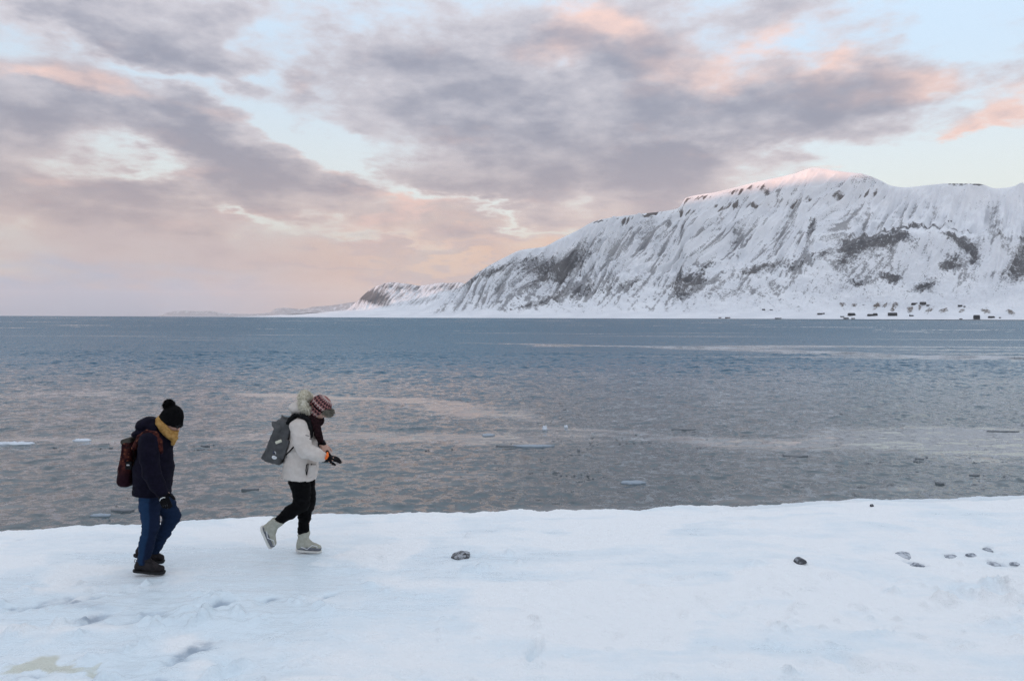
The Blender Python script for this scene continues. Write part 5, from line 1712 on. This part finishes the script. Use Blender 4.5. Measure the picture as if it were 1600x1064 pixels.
    part('badge_figure', smooth(merge_mesh('badge_figure', [tube([q2 + Vector((-0.008, -0.013, 0.010)), q2 + Vector((0.002, -0.014, 0.012)), q2 + Vector((0.010, -0.013, 0.004)), q2 + Vector((0.004, -0.014, -0.006)), q2 + Vector((0.012, -0.013, -0.012))], 0.003, 6)])), M_WHITE, nb)
    part('badge_print', smooth(merge_mesh('badge_print', [tube([P(429.6, 714.3, c0 - 0.166) + Vector((-0.012, 0, -0.002)), P(429.6, 714.3, c0 - 0.166) + Vector((0.012, 0, 0.001))], 0.0025, 6)])), plain('grey_print', (0.3, 0.32, 0.36)), bd)
    for sg in (-1, 1):
        f = Field((-0.40, -0.50, 0.9), (0.22, 0.30, 1.52), 0.006)
        yy = c0 + sg * 0.15
        q = 0 if sg < 0 else 8
        f.chain([(P(447, 667, c0 + sg * 0.10), 0.020), (P(454, 655, yy), 0.024), (P(463 + q * .5, 648, yy - sg * 0.01), 0.026), (P(473 + q * .5, 649, yy), 0.027), (P(482, 657, yy - sg * 0.0), 0.027), (P(486, 668, yy + sg * 0.02), 0.024), (P(487, 682, yy + sg * 0.03), 0.018)], 0.012, 1.25)
        part('shoulder_strap', f.mesh('black_strap'), M_STRAP, bag)
    part('lower_strap', smooth(merge_mesh('lower_strap', [tube([P(449, 710, c0 - 0.12), P(455, 703, c0 - 0.20), P(462, 696, c0 - 0.235)], [0.012, 0.013, 0.015], 8, 0.6)])), M_STRAP, bag)
    part('grab_handle', smooth(merge_mesh('grab_handle', [tube([P(455, 651, c0 - 0.03), P(459, 645.5, c0 - 0.05), P(466, 645.5, c0 - 0.08), P(469, 649, c0 - 0.10)], 0.008, 8)])), M_STRAP, bag)
    return root


walker_navy()
walker_ivory()


# ---------------------------------------------------------------- stones on the snow
def stone_material(name, c0, c1, snow_amount):
    m, g, b = material(name)
    geo = g.n('ShaderNodeNewGeometry')
    o = g.n('ShaderNodeTexCoord').outputs['Object']
    n = g.noise(o, 18.0, 5.0, 0.65)
    n2 = g.noise(o, 28.0, 4.0, 0.65)
    up = g.sep(geo.outputs['Normal'])[2]
    col = g.mix(g.step(n, 0.35, 0.65), c0, c1)
    k = g.mul(g.step(g.add(g.mul(up, 0.5), g.mul(g.sub(n2, 0.5), 1.6)), 0.35, 0.55), snow_amount)
    g.put(b.inputs['Base Color'], g.mix(k, col, (0.74, 0.78, 0.83)))
    b.inputs['Roughness'].default_value = 0.7
    g.put(b.inputs['Normal'], g.bump(n2, 0.01, 0.7))
    return m


M_STONE = stone_material('dark_stone', (0.012, 0.013, 0.016), (0.04, 0.042, 0.048), 0.4)
M_STONE_F = stone_material('frosted_stone', (0.16, 0.18, 0.21), (0.34, 0.37, 0.41), 0.45)
M_STONE_G = stone_material('grey_stone', (0.03, 0.033, 0.04), (0.085, 0.09, 0.10), 0.25)


def stone_mesh(name, rx, ry, rz, seed, facet=0.35, sub=4):
    bm = bmesh.new()
    bmesh.ops.create_icosphere(bm, subdivisions=sub, radius=1.0)
    rs = np.random.RandomState(seed)
    cuts = [(Vector(rs.normal(0, 1, 3)).normalized(), 0.55 + 0.35 * rs.rand()) for _ in range(9)]
    co = np.array([v.co[:] for v in bm.verts])
    n = fbm(co[:, 0] * 1.7 + seed, co[:, 1] * 1.7 + co[:, 2] * 1.3, 4)
    for i, v in enumerate(bm.verts):
        p = v.co * (1 + 0.22 * n[i])
        for d, h in cuts:
            q = p.dot(d) - h
            if q > 0:
                p = p - d * q * (1 - facet * 0.3)
        v.co = Vector((p.x * rx, p.y * ry, p.z * rz))
    me = bpy.data.meshes.new(name)
    bm.to_mesh(me)
    bm.free()
    return smooth(me)


def stone(px, py, w, h, mat, seed, label, name='stone', group='stones on the snow', sink=0.3):
    p = on_level(px, py)
    s = p.y / F
    me = stone_mesh(name, w * s / 2 * 1.1, w * s / 2 * 0.9, h * s * 0.62, seed)
    p.z = snow_z(p.x, p.y) + h * s * 0.62 * (1 - 2 * sink)
    o = link(name, me, mat, loc=p, label=label, category='stone', group=group)
    o.rotation_euler = (0, 0, seed * 1.3)
    return o


stone(723, 869.5, 36, 9, M_STONE, 4, 'jagged dark stone with snow on it, alone in the middle of the beach', sink=0.38)
stone(713, 869.5, 12, 6, M_STONE, 9, 'small dark stone against the left side of the jagged stone', sink=0.3)
stone(1252, 880, 20, 11, M_STONE_G, 11, 'smooth rounded grey stone lying alone on the right half of the beach', sink=0.4)
stone(1416, 864, 31.9, 7.7, M_STONE_F, 13, 'wide frosted stone leftmost of the cluster at the right', sink=0.5)
stone(1433, 878, 29.0, 8.8, M_STONE_F, 15, 'frosted stone nearest the viewer in the cluster at the right', sink=0.5)
stone(1486, 866, 21.8, 7.7, M_STONE_F, 17, 'pale frosted stone in the middle of the right cluster', sink=0.5)
stone(1519, 866, 14.5, 7.7, M_STONE_F, 19, 'small peaked frosted stone right of the middle of the cluster', sink=0.46)
stone(1545, 857.5, 15.9, 5.5, M_STONE_F, 23, 'small stone farthest up the beach in the right cluster', sink=0.5)
stone(1552, 876, 24.6, 7.7, M_STONE_F, 27, 'frosted stone at the near right of the cluster', sink=0.5)
stone(1587, 877.5, 14.5, 4.4, M_STONE_F, 29, 'small flat frosted stone near the right edge of the picture', sink=0.5)
stone(1364, 789.5, 6, 4, M_STONE, 31, 'tiny dark stone on the ice ledge at the water', sink=0.2)
stone(149, 1058, 7, 3, M_STONE, 33, 'tiny dark chip of stone at the lower left below the stained ice', sink=0.2)


# ---------------------------------------------------------------- ice in the water
def ice_material(name, col, rough):
    m, g, b = material(name)
    o = g.n('ShaderNodeTexCoord').outputs['Object']
    n = g.noise(o, 9.0, 5.0, 0.65)
    g.put(b.inputs['Base Color'], g.mix(n, tuple(x * 0.7 for x in col), tuple(min(1, x * 1.2) for x in col)))
    g.put(b.inputs['Roughness'], g.m('MULTIPLY_ADD', n, 0.3, rough))
    g.put(b.inputs['Normal'], g.bump(n, 0.03, 0.7))
    return m


M_ICE_W = ice_material('white_ice', (0.66, 0.71, 0.77), 0.5)
M_ICE_B = ice_material('blue_grey_ice', (0.26, 0.32, 0.38), 0.25)
M_ICE_D = ice_material('dark_wet_ice', (0.13, 0.145, 0.16), 0.25)


def floe_mesh(w, d, h, seed, rag=0.35):
    na, nr = 40, 7
    a = np.linspace(0, 2 * math.pi, na, endpoint=False)
    rr = 1 + rag * fbm(np.cos(a) * 1.6 + seed, np.sin(a) * 1.6, 4) * 1.6
    vs, fs = [], []
    for i in range(nr):
        t = (i + 1) / nr
        for j in range(na):
            x, y = math.cos(a[j]) * rr[j] * t * w / 2, math.sin(a[j]) * rr[j] * t * d / 2
            z = h * (0.55 + 0.9 * float(fbm(np.array(x * 7.0 / max(w, 0.3) + seed), np.array(y * 7.0 / max(d, 0.3)), 3))) * (1 - t ** 6 * 0.75)
            vs.append((x, y, max(z, 0.004)))
    base = len(vs)
    for j in range(na):
        vs.append((vs[(nr - 1) * na + j][0] * 0.97, vs[(nr - 1) * na + j][1] * 0.97, -0.06))
    c = len(vs)
    vs.append((0, 0, h * 0.6))
    for j in range(na):
        k = (j + 1) % na
        fs.append((c, j, k))
        for i in range(nr - 1):
            fs.append((i * na + j, (i + 1) * na + j, (i + 1) * na + k, i * na + k))
        fs.append(((nr - 1) * na + j, base + j, base + k, (nr - 1) * na + k))
    fs.append(tuple(base + j for j in range(na))[::-1])
    me = bpy.data.meshes.new('ice_floe')
    me.from_pydata(vs, [], fs)
    return smooth(me)


FLOES = [
    (852, 671, 9, 2.5, 0.10, 'W', 'small white ice lump floating left of the dark ripple band'),
    (885, 668, 7, 2.0, 0.07, 'W', 'smaller white ice lump at the left end of the dark ripple band'),
    (763, 680, 20, 3.5, 0.03, 'B', 'blue-grey floe left of the two small white ice lumps'),
    (832, 697, 62, 3.0, 0.03, 'B', 'long thin blue-grey floe in the middle of the bay'),
    (793, 697, 30, 2.0, 0.02, 'D', 'dark thin ice sliver at the left end of the long blue-grey floe'),
    (990, 754, 36, 5.0, 0.03, 'B', 'ragged blue-grey floe nearest the beach in the middle'),
    (978, 749, 16, 2.0, 0.02, 'D', 'dark ice sliver touching the far edge of the ragged floe'),
    (1244, 712, 38, 3.5, 0.025, 'D', 'long dark ice strip lying in rippled water right of centre'),
    (1437, 717, 12, 1.8, 0.03, 'D', 'dark ice scrap at the near edge of the bright calm patch'),
    (1431, 721, 6, 1.4, 0.02, 'D', 'tiny dark ice scrap beside the one at the bright patch'),
    (1469, 755, 11, 3.2, 0.04, 'D', 'rounded dark ice lump close to the beach on the right'),
    (1523, 742.5, 16, 1.6, 0.02, 'D', 'dark ice strip right of the rounded dark lump'),
    (1565, 674, 44, 1.3, 0.02, 'D', 'very long dark ice streak in the far bright water at the right edge'),
    (1070, 671, 34, 1.4, 0.015, 'D', 'dark ice streak right of the ripple band'),
    (22, 694, 62, 3.2, 0.05, 'W', 'white slush ridge at the left edge of the picture'),
    (128, 688.5, 26, 2.4, 0.035, 'W', 'pale slush patch between the left slush ridge and the walker'),
    (164, 694.5, 15, 1.4, 0.015, 'D', 'dark ice sliver left of the walker in the navy parka'),
    (392, 764.5, 24, 2.4, 0.02, 'D', 'dark ice strip between the two walkers near the beach'),
    (196, 797.5, 34, 2.6, 0.02, 'D', 'dark ice strip near the beach behind the navy walker'),
    (158, 805.5, 30, 4.0, 0.03, 'B', 'blue-grey ice lump washed up near the beach behind the navy walker'),
    (322, 696.5, 14, 1.4, 0.015, 'D', 'dark ice sliver between the walkers, farther of two'),
    (314, 702.5, 10, 1.4, 0.015, 'D', 'dark ice sliver between the walkers, nearer of two'),
]
for i_, (px, py, w_, h_, hz, kd, lb) in enumerate(FLOES):
    p_ = on_level(px, py, WATER_Z)
    me_ = floe_mesh(w_ * p_.y / F, h_ * p_.y ** 2 / (F * (CAM_Z - WATER_Z)), hz if kd == 'W' else hz * 0.4, i_ * 3.1 + 1)
    p_.z += 0.012
    link('ice_floe', me_, {'W': M_ICE_W, 'B': M_ICE_B, 'D': M_ICE_D}[kd], loc=p_, label=lb, category='ice floe', group='ice floating in the bay')


def brash():
    rs = np.random.RandomState(21)
    vs, fs = [], []
    zones = [((760, 727), 70, 6, 36), ((830, 692), 60, 4, 26), ((880, 690), 80, 3, 22), ((950, 746), 30, 1.5, 10), ((1460, 700), 120, 12, 24), ((1540, 722), 60, 2, 14),
             ((1400, 712), 60, 6, 14), ((650, 700), 60, 8, 20), ((880, 740), 60, 5, 14), ((180, 700), 120, 10, 26), ((330, 700), 50, 6, 18), ((200, 796), 40, 5, 22), ((1000, 690), 120, 10, 40), ((1300, 690), 60, 8, 14)]
    for (c, sx, sy, n) in zones:
        for _ in range(n):
            px, py = c[0] + rs.normal() * sx * 0.6, c[1] + rs.normal() * sy * 0.6
            if py < 662 or py > 800:
                continue
            p = on_level(px, py, WATER_Z)
            w, d, h = (0.012 + 0.04 * rs.rand() ** 2), (0.02 + 0.05 * rs.rand()), 0.001 + 0.002 * rs.rand()
            o = len(vs)
            k = 7
            an = np.sort(rs.rand(k)) * 2 * math.pi
            for zz, q in ((h, 0.8), (-0.02, 1.0)):
                for a in an:
                    vs.append((p.x + math.cos(a) * w * q * (0.7 + 0.6 * rs.rand()), p.y + math.sin(a) * d * q, WATER_Z + zz))
            fs.append(tuple(o + j for j in range(k)))
            for j in range(k):
                fs.append((o + j, o + k + j, o + k + (j + 1) % k, o + (j + 1) % k))
    me = bpy.data.meshes.new('brash_ice')
    me.from_pydata(vs, [], fs)
    link('brash_ice', me, M_ICE_D, kind='stuff')


brash()


# ---------------------------------------------------------------- huts on the far shore
M_HUT = plain('dark_tarred_wood', (0.028, 0.024, 0.022), 0.8)
M_HUT_B = plain('brown_painted_wood', (0.075, 0.042, 0.034), 0.8)
M_HUT_R = plain('dark_roofing_felt', (0.045, 0.043, 0.045), 0.8)
M_HUT_S = plain('snowy_roof', (0.55, 0.58, 0.62), 0.8)
M_PANE = plain('window_pane', (0.10, 0.12, 0.14), 0.2)


def hut(px, py, w, h, label, seed, snowy=False, brown=False):
    cols = HUT_GRID['c']
    j = int(np.argmin(np.abs(cols - px)))
    i = int(np.argmin(np.abs(HUT_GRID['row'][:380, j] - py)))
    d, z = float(HUT_GRID['dst'][i, j]), float(HUT_GRID['z'][i, j])
    s = d / F
    W, Hh = w * s, h * s
    D = max(5.0, min(W * 0.6, 14.0))
    root = link('hut', None, loc=((px - 800) / F * d, d, z - 0.4), label=label, category='hut', group='huts on the far shore')
    root.rotation_euler = (0, 0, 0.25 * math.sin(seed * 2.3))
    wall_h = Hh * 0.62 + 0.4
    x, y = W / 2, D / 2
    v = [(-x, -y, 0), (x, -y, 0), (x, y, 0), (-x, y, 0), (-x, -y, wall_h), (x, -y, wall_h), (x, y, wall_h), (-x, y, wall_h), (-x, 0, Hh + 0.3), (x, 0, Hh + 0.3)]
    f = [(0, 1, 5, 4), (2, 3, 7, 6), (1, 2, 6, 9, 5), (3, 0, 4, 8, 7), (3, 2, 1, 0), (4, 5, 9, 8), (6, 7, 8, 9)]
    part('wall', merge_mesh('hut_wall', [(v, f)]), M_HUT_B if brown else M_HUT, root)
    o = 0.35
    t = 0.25
    sl = (Hh + 0.3 - wall_h) / y
    rv = []
    for dz in (0.02, t):
        rv += [(-x - o, -y - o, wall_h - sl * o + dz), (x + o, -y - o, wall_h - sl * o + dz), (x + o, 0, Hh + 0.3 + dz), (-x - o, 0, Hh + 0.3 + dz), (x + o, y + o, wall_h - sl * o + dz), (-x - o, y + o, wall_h - sl * o + dz)]
    rf = [(6, 7, 8, 9), (9, 8, 10, 11), (1, 0, 3, 2), (2, 3, 5, 4), (0, 1, 7, 6), (4, 5, 11, 10), (1, 2, 8, 7), (2, 4, 10, 8), (3, 0, 6, 9), (5, 3, 9, 11)]
    part('roof', merge_mesh('hut_roof', [(rv, rf)]), M_HUT_S if snowy else M_HUT_R, root)
    if w >= 7:
        n = max(2, int(W / 6))
        for q in range(n):
            cx = -x + W * (q + 0.5) / n
            wv = [(cx - 0.6, -y - 0.03, wall_h * 0.45), (cx + 0.6, -y - 0.03, wall_h * 0.45), (cx + 0.6, -y - 0.03, wall_h * 0.75), (cx - 0.6, -y - 0.03, wall_h * 0.75)]
            wv += [(a_, b_ + 0.02, c_) for a_, b_, c_ in wv]
            part('window', merge_mesh('hut_window', [(wv, [(0, 1, 2, 3), (7, 6, 5, 4), (0, 4, 5, 1), (1, 5, 6, 2), (2, 6, 7, 3), (3, 7, 4, 0)])]), M_PANE, root)
    return root


HUTS = [
    (1125, 497.3, 4, 1.5, 'tiny low hut farthest left on the shoreline of the far coast', 0, 1),
    (1137, 497.3, 7, 1.6, 'low brown shed second from the left on the far shoreline', 0, 1),
    (1193, 484.6, 4.5, 2.0, 'dark hut higher up on the slope, left of a smaller one', 0, 0),
    (1205, 484.4, 4, 1.4, 'smaller hut just right of the hut up the slope on the left', 1, 0),
    (1216, 498.0, 9, 1.2, 'long very low shed lying flat on the far shoreline', 0, 0),
    (1281, 491.6, 7, 2.5, 'dark hut with a tiny shed at its right, left of the bluffs', 0, 0),
    (1287, 490.8, 2.6, 2.0, 'tiny shed against the dark hut left of the bluffs', 0, 0),
    (1316, 495.5, 5, 2.2, 'small grey hut left of the big dark building on the shore', 1, 0),
    (1322, 498.1, 7, 1.8, 'low dark shed at the waterline, left of the big building', 0, 0),
    (1330.5, 493.2, 10.5, 4.2, 'big dark building leftmost of the large ones on the far shore', 0, 0),
    (1333, 498.3, 5, 1.3, 'low shed at the waterline below the leftmost big building', 0, 0),
    (1360, 494.0, 8, 3.2, 'dark house joined to a taller one, between two big dark buildings', 0, 0),
    (1367.5, 493.4, 6, 4.0, 'taller dark house at the right of a joined pair', 0, 0),
    (1394.5, 493.6, 12.5, 5.0, 'widest dark building on the far shore, below the brown bluffs', 0, 0),
    (1424, 494.0, 5.5, 2.6, 'small grey hut right of the widest dark building', 1, 0),
    (1429, 476.6, 8, 3.4, 'dark hut above the bluffs, left of three', 0, 0),
    (1442, 475.8, 8, 4.0, 'tallest dark hut above the bluffs, middle of three', 0, 0),
    (1450, 477.4, 4.5, 2.0, 'small dark hut above the bluffs, right of three', 0, 0),
    (1500, 479.2, 5.5, 2.6, 'dark hut alone with a tiny one above the right bluffs', 0, 0),
    (1507, 479.4, 2.5, 1.5, 'tiny hut right of the lone dark hut above the right bluffs', 0, 0),
    (1501.5, 498.9, 4, 1.4, 'tiny shed at the waterline left of the square tall building', 0, 0),
    (1526, 498.8, 8, 6.5, 'square tall dark building at the waterline on the right', 0, 0),
    (1549, 496.8, 8, 2.7, 'low dark hut right of the square tall building', 0, 0),
    (1562.5, 497.2, 2.4, 1.6, 'tiny shed rightmost on the far shore', 0, 0),
    (1481, 346.8, 2.4, 1.8, 'tiny dark hut high on the snowy bench, left of two', 0, 0),
    (1485.5, 346.8, 2.4, 1.8, 'tiny dark hut high on the snowy bench, right of two', 0, 0),
]
for i_, (px, py, w_, h_, lb, sn, br) in enumerate(HUTS):
    hut(px, py, w_, h_, lb, i_, bool(sn), bool(br))
